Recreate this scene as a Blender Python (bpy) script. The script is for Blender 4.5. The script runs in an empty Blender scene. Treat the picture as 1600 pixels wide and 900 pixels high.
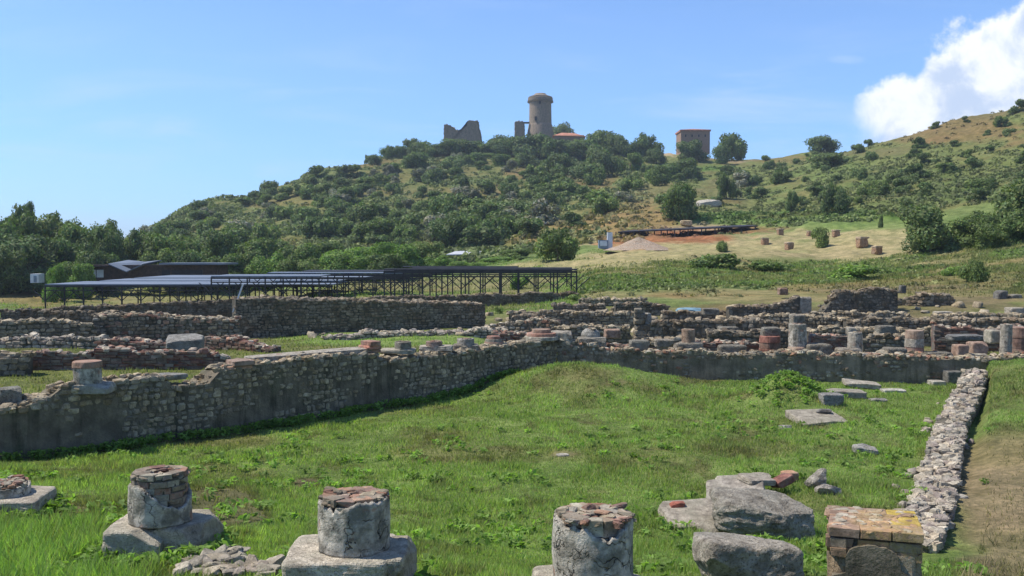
import bpy, bmesh, math, random
import numpy as np
from mathutils import Vector

# ------------------------------------------------------------ camera / light
HC = 3.2                      # eye height above the courtyard lawn
F = 1500.0                    # focal length in photo pixels (1600 wide)
PITCH = math.atan(55 / F)
S = bpy.context.scene
cam_d = bpy.data.cameras.new('camera'); cam = bpy.data.objects.new('camera', cam_d)
S.collection.objects.link(cam); S.camera = cam
cam.location = (0, 0, HC); cam.rotation_euler = (math.pi / 2 - PITCH, 0, 0)
cam_d.sensor_width = 36; cam_d.lens = 36 * F / 1600; cam_d.clip_end = 9000; cam_d.clip_start = .05

SUN = Vector((-0.54, 0.05, 0.82)).normalized()
SUN_EL = math.asin(SUN.z); SUN_ROT = math.atan2(SUN.x, SUN.y)
sd = bpy.data.lights.new('sun', 'SUN'); so = bpy.data.objects.new('sun', sd); S.collection.objects.link(so)
sd.energy = 4.2; sd.angle = math.radians(.5); sd.color = (1, .945, .85)
so.rotation_euler = SUN.to_track_quat('Z', 'Y').to_euler(); so.location = (-20, 8, 40)
S.view_settings.view_transform = 'Standard'; S.view_settings.look = 'None'
S.view_settings.exposure = 0.5; S.view_settings.gamma = 1
S.view_settings.use_curve_mapping = False
S.render.engine = 'CYCLES'
S.cycles.max_bounces = 5; S.cycles.transparent_max_bounces = 4

W = bpy.data.worlds.new('World'); S.world = W; W.use_nodes = True


class NT:
    """tiny node-graph helper"""
    def __init__(s, tree): s.t = tree; s.n = tree.nodes; s.l = tree.links
    def put(s, sock, v):
        if isinstance(v, bpy.types.NodeSocket): s.l.new(v, sock)
        elif v is not None:
            if sock.type == 'RGBA' and len(v) == 3: v = (*v, 1)
            sock.default_value = v
    def node(s, typ, ins=None, **kw):
        n = s.n.new(typ)
        for k, v in kw.items(): setattr(n, k, v)
        for k, v in (ins or {}).items(): s.put(n.inputs[k], v)
        return n
    def m(s, op, a, b=0.0, c=None, clamp=False):
        n = s.n.new('ShaderNodeMath'); n.operation = op; n.use_clamp = clamp
        s.put(n.inputs[0], a); s.put(n.inputs[1], b)
        if c is not None: s.put(n.inputs[2], c)
        return n.outputs[0]
    def mix(s, f, a, b, blend='MIX'):
        n = s.n.new('ShaderNodeMix'); n.data_type = 'RGBA'; n.blend_type = blend; n.clamp_factor = True
        s.put(n.inputs[0], f); s.put(n.inputs[6], a); s.put(n.inputs[7], b)
        return n.outputs[2]
    def noise(s, vec, scale, detail=4, rough=.55, dist=0.0):
        return s.node('ShaderNodeTexNoise', {'Vector': vec, 'Scale': scale, 'Detail': detail, 'Roughness': rough, 'Distortion': dist}).outputs['Fac']
    def ramp(s, v, lo, hi, a=0.0, b=1.0):
        return s.node('ShaderNodeMapRange', {0: v, 1: lo, 2: hi, 3: a, 4: b}, interpolation_type='SMOOTHSTEP').outputs[0]


def build_world():
    g = NT(W.node_tree); g.n.clear()
    sky = g.node('ShaderNodeTexSky'); sky.sky_type = 'NISHITA'; sky.sun_disc = False
    sky.sun_elevation = SUN_EL; sky.sun_rotation = SUN_ROT
    sky.altitude = 0; sky.air_density = 1.0; sky.dust_density = .0; sky.ozone_density = 3.0
    tc = g.node('ShaderNodeTexCoord').outputs['Generated']
    sep = g.node('ShaderNodeSeparateXYZ', {0: tc})
    x, y, z = sep.outputs
    yy = g.m('MAXIMUM', y, .05)
    u = g.m('DIVIDE', x, yy); v = g.m('DIVIDE', z, yy)
    front = g.ramp(y, .1, .4)
    uv = g.node('ShaderNodeCombineXYZ', {0: u, 1: v, 2: 0.0}).outputs[0]
    n1 = g.noise(uv, 11, 7, .62)
    n2 = g.noise(uv, 30, 6, .6)
    # heap cloud rising over the right-hand hill: its upper edge climbs to the right
    edge = g.m('ADD', g.m('MULTIPLY', g.m('SUBTRACT', u, .360), .66), .162)
    dd = g.m('SUBTRACT', edge, v)
    dd = g.m('ADD', dd, g.m('MULTIPLY', g.m('SUBTRACT', n1, .5), .13))
    dd = g.m('ADD', dd, g.m('MULTIPLY', g.m('SUBTRACT', n2, .5), .035))
    left = g.m('ADD', g.m('SUBTRACT', u, .352), g.m('MULTIPLY', g.m('SUBTRACT', n1, .5), .10))
    left = g.m('ADD', left, g.m('MULTIPLY', g.m('SUBTRACT', v, .14), .12))
    inside = g.m('MULTIPLY', g.ramp(dd, -.005, .016), g.ramp(left, -.014, .04))
    inside = g.m('MULTIPLY', inside, front)
    # relief of the cloud: bright lumps toward its rim, soft grey folds inside
    n3 = g.noise(uv, 17, 6, .6, .4)
    lump = g.ramp(g.m('ADD', n3, g.ramp(dd, .05, .0, 0, .18)), .40, .66)
    ccol = g.mix(lump, (.46, .56, .74), (.80, .83, .88))
    # thin high wisps
    st = g.node('ShaderNodeMapping', {0: uv, 2: (0, 0, -.16), 3: (2.2, 15, 1)}).outputs[0]
    w = g.ramp(g.noise(st, 1.5, 7, .58, .6), .47, .80)
    low = g.ramp(g.m('ABSOLUTE', g.m('SUBTRACT', v, .11)), .15, .02)
    wisps = g.m('MULTIPLY', g.m('MULTIPLY', w, g.m('ADD', .12, g.m('MULTIPLY', low, .4))), front)
    lw = g.ramp(g.m('ABSOLUTE', g.m('SUBTRACT', v, .085)), .05, 0, 0, .22)
    wisps = g.m('ADD', wisps, g.m('MULTIPLY', g.m('MULTIPLY', lw, g.ramp(u, -.05, -.45)), g.ramp(g.noise(st, .8, 4), .35, .7)))
    # small puff
    pu = g.m('POWER', g.m('DIVIDE', g.m('SUBTRACT', u, .345), .022), 2)
    pv = g.m('POWER', g.m('DIVIDE', g.m('SUBTRACT', v, .2), .006), 2)
    puff = g.ramp(g.m('ADD', g.m('ADD', pu, pv), g.m('MULTIPLY', n2, 2.0)), 2.2, .6, 0, .35)
    wisps = g.m('MAXIMUM', wisps, puff)
    tint = g.mix(1.0, sky.outputs[0], (.84, .98, 1.22), 'MULTIPLY')
    tint = g.mix(g.ramp(z, .24, 0.0, 0, 1), tint, g.mix(1.0, tint, (.58, .76, 1.0), 'MULTIPLY'))
    b1 = g.node('ShaderNodeBackground', {0: tint, 1: SKY})
    b2 = g.node('ShaderNodeBackground', {0: (.50, .62, .78), 1: .95})
    b3 = g.node('ShaderNodeBackground', {0: ccol, 1: .95})
    m1 = g.node('ShaderNodeMixShader', {0: wisps}); g.l.new(b1.outputs[0], m1.inputs[1]); g.l.new(b2.outputs[0], m1.inputs[2])
    m2 = g.node('ShaderNodeMixShader', {0: inside}); g.l.new(m1.outputs[0], m2.inputs[1]); g.l.new(b3.outputs[0], m2.inputs[2])
    out = g.node('ShaderNodeOutputWorld'); g.l.new(m2.outputs[0], out.inputs[0])


SKY = .112
build_world()

# ------------------------------------------------------------ maths helpers
rnd = random.Random(7)
R = np.random.default_rng(11)


def ray(px, py):
    """direction through photo pixel, scaled so that its depth (y) is 1"""
    u = (px - 800) / F; v = (450 - py) / F
    c, s = math.cos(PITCH), math.sin(PITCH)
    Y = c + v * s
    return u / Y, (-s + v * c) / Y


def X(px, D): return ray(px, 450)[0] * D
def Z(py, D): return HC + ray(800, py)[1] * D


def project(x, y, z):
    c, s = math.cos(PITCH), math.sin(PITCH)
    dz = z - HC
    f = np.maximum(y * c - dz * s, .01); up = y * s + dz * c
    return 800 + F * x / f, 450 - F * up / f


def _h(ix, iy, iz, seed):
    n = (ix * 374761393 + iy * 668265263 + iz * 2147483647 + seed * 1442695041).astype(np.int64) & 0xffffffff
    n = ((n ^ (n >> 13)) * 1274126177) & 0xffffffff
    return ((n ^ (n >> 16)) & 0xffff) / 65535.0


def vnoise(x, y, z=0.0, seed=0):
    x, y, z = np.broadcast_arrays(np.asarray(x, float), np.asarray(y, float), np.asarray(z, float))
    ix, iy, iz = np.floor(x).astype(np.int64), np.floor(y).astype(np.int64), np.floor(z).astype(np.int64)
    fx, fy, fz = x - ix, y - iy, z - iz
    fx, fy, fz = [t * t * (3 - 2 * t) for t in (fx, fy, fz)]
    r = 0
    for a in (0, 1):
        for b in (0, 1):
            for c in (0, 1):
                r = r + _h(ix + a, iy + b, iz + c, seed) * (fx if a else 1 - fx) * (fy if b else 1 - fy) * (fz if c else 1 - fz)
    return r


def fbm(x, y, z=0.0, o=4, seed=0):
    t = 0; a = .5; s = 0
    for k in range(o):
        t = t + a * vnoise(np.asarray(x) * 2 ** k, np.asarray(y) * 2 ** k, np.asarray(z) * 2 ** k, seed + k); s += a; a *= .55
    return t / s


def sm(t): t = np.clip(t, 0, 1); return t * t * (3 - 2 * t)


# ------------------------------------------------------------ terrain
# profiles: photo column -> list of (depth in metres, height); 'p' = height given as photo row
P = {
    -500: [(10, .5), (16, .85), (24, .8), (30, .4), (42, 0), (60, -1.2), (75, -1.6), (110, -1.4), (150, -1), (300, -.5), (500, 0), (3000, 0)],
    0:    [(10, .5), (16, .85), (24, .8), (30, .4), (42, 0), (60, -1.2), (75, -1.6), (110, -1.4), (150, -1), (300, -.5), (500, 0), (3000, 0)],
    200:  [(10, .5), (16, .85), (24, .75), (30, .35), (42, 0), (60, -1.2), (75, -1.6), (110, -1.2), (170, 'p398'), (260, 'p378'), (330, 3), (3000, 0)],
    250:  [(10, .5), (16, .85), (24, .75), (30, .35), (42, 0), (60, -1.0), (75, -1.5), (110, -1.0), (160, 'p400'), (270, 'p352'), (330, 8), (3000, 0)],
    285:  [(10, .5), (16, .85), (24, .75), (30, .35), (42, 0), (60, -.9), (75, -1.5), (110, -1.0), (155, 'p402'), (275, 'p328'), (335, 10), (3000, 0)],
    330:  [(10, .5), (16, .85), (24, .75), (30, .35), (42, 0), (60, -.8), (75, -1.4), (110, -1.0), (150, 'p405'), (280, 'p312'), (340, 12), (3000, 0)],
    420:  [(10, .5), (16, .85), (24, .75), (30, .35), (42, 0), (60, -.6), (75, -1.2), (110, -1.0), (150, 'p405'), (220, 'p350'), (300, 'p295'), (370, 14), (3000, 0)],
    510:  [(10, .5), (17, .85), (24, .75), (30, .5), (34, .3), (60, -.2), (75, 0), (110, 0), (150, 'p405'), (220, 'p332'), (310, 'p261'), (390, 20), (3000, 0)],
    600:  [(10, .5), (18, .85), (24, .78), (30, .55), (34, .35), (60, 0), (75, 0), (110, 0), (145, 'p408'), (220, 'p330'), (330, 'p247'), (360, 'p243'), (420, 24), (3000, 0)],
    700:  [(10, .5), (20, .85), (24, .8), (30, .6), (34, .4), (60, .1), (75, .1), (100, .3), (140, 'p405'), (220, 'p320'), (320, 'p250'), (365, 'p232'), (420, 30), (3000, 0)],
    850:  [(10, .5), (20, .85), (23.6, .75), (25, .45), (44, .4), (48, .5), (60, .3), (75, .8), (90, 'p412'), (130, 'p384'), (210, 'p320'), (310, 'p262'), (372, 'p222'), (430, 30), (3000, 0)],
    940:  [(10, .5), (20, .85), (23.6, .75), (25, .38), (43, .42), (48, .8), (58, 'p445'), (75, 'p420'), (95, 'p400'), (120, 'p383'), (135, 'p372'), (150, 'p355'), (220, 'p305'), (320, 'p255'), (370, 'p232'), (430, 30), (3000, 0)],
    1040: [(10, .5), (20, .85), (23.6, .75), (25, .38), (43, .42), (48, .8), (58, 'p450'), (75, 'p418'), (95, 'p392'), (120, 'p376'), (135, 'p364'), (150, 'p350'), (220, 'p302'), (310, 'p260'), (360, 'p238'), (420, 30), (3000, 0)],
    1180: [(10, .5), (20, .85), (23.6, .75), (25, .38), (43, .45), (48, .9), (58, 'p452'), (75, 'p420'), (95, 'p395'), (120, 'p368'), (135, 'p358'), (150, 'p348'), (220, 'p300'), (290, 'p262'), (340, 'p248'), (400, 26), (3000, 0)],
    1280: [(10, .5), (20, .85), (23.6, .75), (25, .38), (42, .5), (46, .95), (58, 'p448'), (75, 'p420'), (95, 'p396'), (118, 'p364'), (130, 'p352'), (200, 'p290'), (270, 'p245'), (310, 'p233'), (380, 26), (3000, 0)],
    1380: [(10, .05), (20, .5), (23.6, .65), (25, .38), (40, .5), (44, 1.0), (56, 'p448'), (75, 'p415'), (95, 'p388'), (112, 'p356'), (122, 'p345'), (190, 'p270'), (260, 'p218'), (340, 30), (3000, 0)],
    1480: [(10, .02), (14, .04), (20, .3), (23.6, .55), (25, .38), (39, .55), (44, 1.1), (54, 'p445'), (68, 'p415'), (80, 'p390'), (95, 'p378'), (110, 'p350'), (170, 'p270'), (250, 'p188'), (330, 30), (3000, 0)],
    1600: [(8, .2), (11, .08), (14, .12), (18, .35), (21, .68), (24, .6), (25.5, .45), (39, .6), (44, 1.15), (54, 'p440'), (66, 'p400'), (78, 'p374'), (90, 'p372'), (105, 'p345'), (150, 'p275'), (240, 'p160'), (330, 32), (3000, 0)],
    2100: [(8, .3), (11, .15), (14, .25), (18, .5), (22, .9), (36, 1.2), (54, 'p430'), (66, 'p395'), (90, 'p350'), (150, 'p250'), (240, 'p110'), (400, 30), (3000, 0)],
}
PXS = np.array(sorted(P)); LD = np.linspace(math.log(6), math.log(3000), 420)
_t = []
for k in PXS:
    d = []; e = []
    for D, zz in P[int(k)]:
        if isinstance(zz, str): zz = Z(float(zz[1:]), D)
        d.append(math.log(D)); e.append(zz)
    # interpolate the view tangent so that the visible slope runs straight between points
    tan = np.interp(LD, d, [(zz - HC) / math.exp(q) for zz, q in zip(e, d)])
    _t.append(tan)
_t = np.array(_t)
PG = np.linspace(-500, 2100, 261)
TAB = np.array([np.interp(PG, PXS, _t[:, j]) for j in range(len(LD))])      # [LD, PG]
ker = np.exp(-np.linspace(-2, 2, 7) ** 2); ker /= ker.sum()
TAB = np.apply_along_axis(lambda a: np.convolve(np.pad(a, 3, 'edge'), ker, 'valid'), 1, TAB)
k2 = np.exp(-np.linspace(-2, 2, 5) ** 2); k2 /= k2.sum()
TAB = np.apply_along_axis(lambda a: np.convolve(np.pad(a, 2, 'edge'), k2, 'valid'), 0, TAB)

LW = [(-14, 8.4), (-7.7, 14.2), (-5.2, 16.6), (-2.5, 19.9), (1.15, 24.0)]     # front of the long left wall
FW = [(1.15, 24.0), (11.2, 23.4), (30, 22.6)]                                 # front of the far wall
RW = [(3.0, 7.0), (4.45, 10.0), (10.3, 21.5), (11.2, 23.5)]                   # middle of the low rubble wall
ROW = [(-14, 14), (-9, 11.8), (-5.2, 9.9), (-3.07, 8.3), (-1.12, 6.75), (.5, 5.95), (2.34, 5.95), (9, 6.2)]
ROWH = [(-14, .3), (-6, .45), (-3.07, .60), (-1.12, .82), (1, .9), (3.5, .75), (9, .6)]


def interp(pts, v, ax=0):
    pts = sorted(pts, key=lambda p: p[ax]); return np.interp(v, [p[ax] for p in pts], [p[1 - ax] for p in pts])


def ground(x, y, detail=True):
    x = np.asarray(x, float); y = np.asarray(y, float)
    r = np.hypot(x, y)
    th = np.clip(np.arctan2(x, np.where(np.abs(y) < 1e-6, 1e-6, y)), -.715, .715)
    D = r * np.cos(th); px = 800 + F * np.tan(th)
    D = np.maximum(D, .3)
    j = np.clip((np.log(np.maximum(D, 6)) - LD[0]) / (LD[1] - LD[0]), 0, len(LD) - 1.001)
    i = np.clip((px - PG[0]) / (PG[1] - PG[0]), 0, len(PG) - 1.001)
    j0 = j.astype(int); i0 = i.astype(int); fj = j - j0; fi = i - i0
    T = TAB
    tan = (T[j0, i0] * (1 - fj) + T[j0 + 1, i0] * fj) * (1 - fi) + (T[j0, i0 + 1] * (1 - fj) + T[j0 + 1, i0 + 1] * fj) * fi
    zo = HC + tan * np.maximum(D, 6)
    far = sm((D - 60) / 90)
    if detail:
        zo = zo + far * (fbm(x / 13, y / 13, seed=3) - .5) * 3.0 + sm((D - 55) / 30) * (fbm(x / 3.1, y / 3.1, seed=9) - .5) * .9
        zo = zo + (fbm(x / 1.7, y / 1.7, seed=5) - .5) * .14
    # courtyard
    t = y - interp(ROW, x); h = interp(ROWH, x)
    fall = np.where(t < 0, 1 - .06 * t, 1 - np.clip(t / 4.3, 0, 1) ** .9 * (1 - .0))
    fall = np.where(t > 0, (1 - sm(np.clip(t / 4.4, 0, 1))) * .6 + .4 * np.clip(1 - t / 4.4, 0, 1), fall)
    lawn = h * fall
    def bump(cx, cy, sx, sy, a): return a * np.exp(-(((x - cx) / sx) ** 2 + ((y - cy) / sy) ** 2))
    lawn = lawn + bump(1.75, 21.9, 1.5, 1.4, .56) + bump(.2, 22.0, 1.2, 1.0, .22) + bump(3.6, 22.2, 1.5, .9, .22)
    lawn = lawn + bump(5.85, 20.5, .85, .7, .56) + bump(3.6, 13, 3, 3, .06)
    if detail:
        lawn = lawn + (fbm(x / 2.1, y / 2.1, seed=21) - .5) * .20 + (fbm(x / .5, y / .5, o=3, seed=25) - .5) * .06
        lawn = lawn + sm((8 - x - y) / 6) * 0
    yb = np.where(x < 1.15, interp(LW, x), interp(FW, x))
    w = np.clip((y - yb - np.where(x < 1.15, .32, .22)) / .14, 0, 1)
    w2 = np.clip((x - interp(RW, y, 1) - .25) / .3, 0, 1) * np.clip((y - 6.5) / 3.0, 0, 1)
    w = np.maximum(w, w2)
    w = np.where(y > 26, 1, w)
    return lawn * (1 - w) + zo * w


def hit(px, py, dmin=5.0, dmax=520.0):
    """where the sight line of a photo pixel meets the terrain"""
    ux, uz = ray(px, py)
    D = np.exp(np.linspace(math.log(dmin), math.log(dmax), 900))
    g = ground(ux * D, D); z = HC + uz * D
    k = np.nonzero(z <= g)[0]
    if not len(k): return None
    k = k[0]; d = D[k]
    if k:
        a = z[k - 1] - g[k - 1]; b = g[k] - z[k]; d = D[k - 1] + (D[k] - D[k - 1]) * a / (a + b + 1e-9)
    return ux * d, d, float(ground(ux * d, d))


# ------------------------------------------------------------ object helpers
def props(o, label=None, cat=None, group=None, kind=None):
    for k, v in (('label', label), ('category', cat), ('group', group), ('kind', kind)):
        if v: o[k] = v
    return o


def thing(name, label, cat, loc, rz=0, group=None):
    o = bpy.data.objects.new(name, None); S.collection.objects.link(o)
    o.location = loc; o.rotation_euler.z = rz; o.empty_display_size = .2
    return props(o, label, cat, group)


def mesh(name, V, Fc, mat, parent=None, origin=None, tint=None, uv=None, smooth=False, data_only=False):
    """V n*3, Fc n*k index array or list of faces. World coordinates unless parented (then local)."""
    V = np.asarray(V, np.float32)
    if origin is not None: V = V - np.asarray(origin, np.float32)
    me = bpy.data.meshes.new(name)
    if isinstance(Fc, np.ndarray):
        n, k = Fc.shape
        me.vertices.add(len(V)); me.vertices.foreach_set('co', V.ravel())
        me.loops.add(n * k); me.loops.foreach_set('vertex_index', Fc.astype(np.int32).ravel())
        me.polygons.add(n); me.polygons.foreach_set('loop_start', np.arange(0, n * k, k, dtype=np.int32))
        me.update(calc_edges=True)
    else:
        me.from_pydata(V.tolist(), [], [list(map(int, f)) for f in Fc]); me.update()
    if tint is not None:
        t = np.asarray(tint, np.float32)
        if t.ndim == 1: t = np.repeat(t[None], len(V), 0)
        a = me.color_attributes.new('tint', 'FLOAT_COLOR', 'POINT')
        a.data.foreach_set('color', np.hstack([t, np.ones((len(t), 1), np.float32)]).astype(np.float32).ravel())
    if uv is not None:
        li = np.empty(len(me.loops), np.int32); me.loops.foreach_get('vertex_index', li)
        l = me.uv_layers.new(name='UVMap'); l.data.foreach_set('uv', np.asarray(uv, np.float32)[li].ravel())
    me.polygons.foreach_set('use_smooth', np.full(len(me.polygons), bool(smooth)))
    me.materials.append(mat)
    if data_only: return me
    o = bpy.data.objects.new(name, me); S.collection.objects.link(o)
    if origin is not None: o.location = origin
    if parent is not None: o.parent = parent
    return o


class Batch:
    """collects vertex/face/tint chunks into one mesh"""
    def __init__(s): s.v = []; s.f = []; s.t = []; s.n = 0
    def add(s, V, Fc, T):
        V = np.asarray(V, np.float32); T = np.asarray(T, np.float32)
        if T.ndim == 1: T = np.repeat(T[None], len(V), 0)
        s.v.append(V); s.f.append(np.asarray(Fc) + s.n); s.t.append(T); s.n += len(V)
    def obj(s, name, mat, parent=None, origin=None, smooth=False, data_only=False):
        V = np.vstack(s.v)
        if parent is not None and origin is None: pass
        return mesh(name, V, np.vstack(s.f), mat, parent, origin, np.vstack(s.t), smooth=smooth, data_only=data_only)


def cube_template(n, seed, rough=.12, power=.75):
    """closed rounded block, n cells per edge, unit half size, roughened"""
    idx = {}; V = []
    def vid(i, j, k):
        if (i, j, k) not in idx: idx[(i, j, k)] = len(V); V.append((2 * i / n - 1, 2 * j / n - 1, 2 * k / n - 1))
        return idx[(i, j, k)]
    Q = []
    for a in range(n):
        for b in range(n):
            for s_ in (0, n):
                q = [(a, b), (a + 1, b), (a + 1, b + 1), (a, b + 1)]
                if s_ == 0: q = q[::-1]
                Q.append([vid(i, j, s_) for i, j in q])
                Q.append([vid(s_, i, j) for i, j in q])
                Q.append([vid(j, s_, i) for i, j in q])
    V = np.array(V, float)
    L = (np.abs(V) ** (1 / (1 - power) if power < .95 else 20)).sum(1) ** ((1 - power) if power < .95 else .05)
    V = V / np.maximum(L, .01)[:, None] * np.maximum(1, 1)
    if rough:
        rr = np.random.default_rng(seed)
        for _ in range(4):                       # a few chipped planes
            nrm = rr.normal(size=3); nrm /= np.linalg.norm(nrm); d = rr.uniform(.82, 1.15)
            over = np.maximum(V @ nrm - d, 0); V -= over[:, None] * nrm
        off = fbm(V[:, 0] * 1.7 + seed * 7.1, V[:, 1] * 1.7, V[:, 2] * 1.7, 3, seed) - .5
        V *= (1 + off * rough * 3)[:, None]
    return V, np.array(Q)


def chamfer_template(g, seed, jit=.0, chips=0, inset=.5):
    """closed block on an uneven grid g (positions from -1 to 1): chamfered edges, optional chips and jitter"""
    n = len(g) - 1; V, Q = cube_template(n, seed, 0, .96)
    gi = np.linspace(-1, 1, n + 1); rr = np.random.default_rng(seed)
    # undo the rounding: snap each vertex back to the cube grid, then to g
    V = V / np.abs(V).max(1)[:, None]
    V = np.array(g)[np.clip(np.rint((V + 1) / 2 * n).astype(int), 0, n)]
    on = (np.abs(V) > .999).sum(1); c = (1 - abs(g[1])) * inset
    pull = np.where(on == 3, c * 1.3, np.where(on == 2, c, 0))[:, None]
    V = np.where(np.abs(V) > .999, np.sign(V) * (1 - pull), V)
    for _ in range(chips):
        nrm = rr.normal(size=3); nrm /= np.linalg.norm(nrm); d = rr.uniform(.75, 1.15)
        over = np.maximum(V @ nrm - d, 0); V -= over[:, None] * nrm
    if jit: V = V + rr.normal(0, jit, V.shape)
    return V, Q


TS = [chamfer_template([-1, -.62, .62, 1], s, .07, 5, .75) for s in range(12)]                # field stones
TF = [chamfer_template([-1, -.8, -.3, .3, .8, 1], s + 40, .04, 8, .8) for s in range(10)]      # near stones, more faces
TB = [chamfer_template([-1, -.93, .93, 1], s + 90, .022, 1, .6) for s in range(5)]             # bricks and dressed blocks


def stones(batch, C, H, RZ, T, temps=TS, tilt=.15):
    """C n*3 centres, H n*3 half sizes, RZ n yaw, T n*3 tints"""
    C = np.asarray(C, float).reshape(-1, 3); n = len(C)
    if n == 0: return
    H = np.broadcast_to(H, (n, 3)); RZ = np.broadcast_to(RZ, (n,)); T = np.broadcast_to(T, (n, 3))
    which = R.integers(0, len(temps), n)
    ax = R.normal(0, tilt, n); ay = R.normal(0, tilt, n)
    for k, (TV, TQ) in enumerate(temps):
        s = np.nonzero(which == k)[0]
        if not len(s): continue
        m = len(s); nv = len(TV)
        fl = R.choice([-1, 1], (m, 2))
        V = TV[None] * H[s][:, None, :]
        V = V.copy(); V[:, :, 0] *= fl[:, :1]; V[:, :, 1] *= fl[:, :1]      # half-turn keeps winding
        cx, sx = np.cos(ax[s])[:, None], np.sin(ax[s])[:, None]
        y, z = V[:, :, 1] * cx - V[:, :, 2] * sx, V[:, :, 1] * sx + V[:, :, 2] * cx
        cy, sy = np.cos(ay[s])[:, None], np.sin(ay[s])[:, None]
        x, z = V[:, :, 0] * cy + z * sy, -V[:, :, 0] * sy + z * cy
        c, s2 = np.cos(RZ[s])[:, None], np.sin(RZ[s])[:, None]
        x, y = x * c - y * s2, x * s2 + y * c
        V = np.stack([x, y, z], 2) + C[s][:, None, :]
        Fq = (TQ[None] + (np.arange(m) * nv)[:, None, None]).reshape(-1, 4)
        batch.add(V.reshape(-1, 3), Fq, np.repeat(T[s], nv, 0))


# ------------------------------------------------------------ materials
def new_mat(name):
    m = bpy.data.materials.new(name); m.use_nodes = True
    g = NT(m.node_tree); g.n.clear()
    return m, g


def finish(g, col, rough=.9, bump=None, dist=.02, strength=1.0, spec=.25, translucent=0, normal_scale=None):
    b = g.node('ShaderNodeBsdfPrincipled', {'Base Color': col, 'Roughness': rough, 'Specular IOR Level': spec})
    if bump is not None:
        bn = g.node('ShaderNodeBump', {'Height': bump, 'Distance': dist, 'Strength': strength})
        g.l.new(bn.outputs[0], b.inputs['Normal'])
    out = g.node('ShaderNodeOutputMaterial')
    if translucent:
        t = g.node('ShaderNodeBsdfTranslucent', {0: g.mix(1.0, col, (1.1, 1.35, .5), 'MULTIPLY')})
        mx = g.node('ShaderNodeMixShader', {0: translucent}); g.l.new(b.outputs[0], mx.inputs[1]); g.l.new(t.outputs[0], mx.inputs[2])
        g.l.new(mx.outputs[0], out.inputs[0])
    else: g.l.new(b.outputs[0], out.inputs[0])


def tint_of(g): return g.node('ShaderNodeAttribute', attribute_name='tint').outputs['Color']
def pos(g): return g.node('ShaderNodeNewGeometry').outputs['Position']


def m_stone(name, lichen=(.34, .33, .27), amt=.35, bump=.03, speck=.5, scale=1.0):
    m, g = new_mat(name); p = pos(g); c = tint_of(g)
    n = g.noise(p, 9 * scale, 6, .65); n2 = g.noise(p, 42 * scale, 5, .7); n3 = g.noise(p, 2.3, 3); n4 = g.noise(p, 95, 4, .75)
    pit = g.node('ShaderNodeTexVoronoi', {'Vector': p, 'Scale': 55.0 * scale, 'Randomness': 1.0}).outputs['Distance']
    c = g.mix(g.ramp(n, .32, .70, 0, .95), g.mix(1.0, c, (.58, .55, .50), 'MULTIPLY'), g.mix(1.0, c, (1.42, 1.38, 1.28), 'MULTIPLY'))
    c = g.mix(g.ramp(n2, .50, .64, 0, speck), c, g.mix(1.0, c, (.36, .34, .30), 'MULTIPLY'))
    c = g.mix(g.m('MULTIPLY', g.ramp(n3, .46, .60), g.ramp(n2, .40, .52, 0, amt)), c, lichen)
    c = g.mix(g.ramp(n4, .56, .68, 0, .55), c, g.mix(1.0, c, (1.5, 1.48, 1.4), 'MULTIPLY'))
    pits = g.m('MULTIPLY', g.ramp(pit, .26, .10), g.ramp(n, .42, .58))
    c = g.mix(g.m('MULTIPLY', pits, .7), c, g.mix(1.0, c, (.28, .26, .24), 'MULTIPLY'))
    h = g.m('SUBTRACT', g.m('ADD', g.m('ADD', g.m('MULTIPLY', n, .6), g.m('MULTIPLY', n2, .5)), g.m('MULTIPLY', n4, .15)), g.m('MULTIPLY', pits, .35))
    finish(g, c, .92, h, bump, 1)
    return m


def m_plaster(name, base, dark, stain=.6):
    m, g = new_mat(name); p = pos(g)
    vm = g.node('ShaderNodeMapping', {0: p, 3: (5, 5, .6)}).outputs[0]
    s = g.noise(vm, 1.0, 6, .65)                # rain streaks
    n = g.noise(p, 3.2, 6, .65); n2 = g.noise(p, 28, 5, .65)
    c = g.mix(g.ramp(n, .35, .68), dark, base)
    c = g.mix(g.ramp(s, .46, .66, 0, stain), c, g.mix(1.0, c, (.38, .40, .36), 'MULTIPLY'))
    c = g.mix(g.ramp(n2, .5, .75, 0, .5), c, g.mix(1.0, c, (1.6, 1.6, 1.5), 'MULTIPLY'))
    c = g.mix(g.ramp(g.noise(p, 1.4, 4), .55, .7, 0, .35), c, (.10, .12, .055))
    finish(g, c, .95, g.m('ADD', n2, g.m('MULTIPLY', n, 1.5)), .035, 1)
    return m


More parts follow.
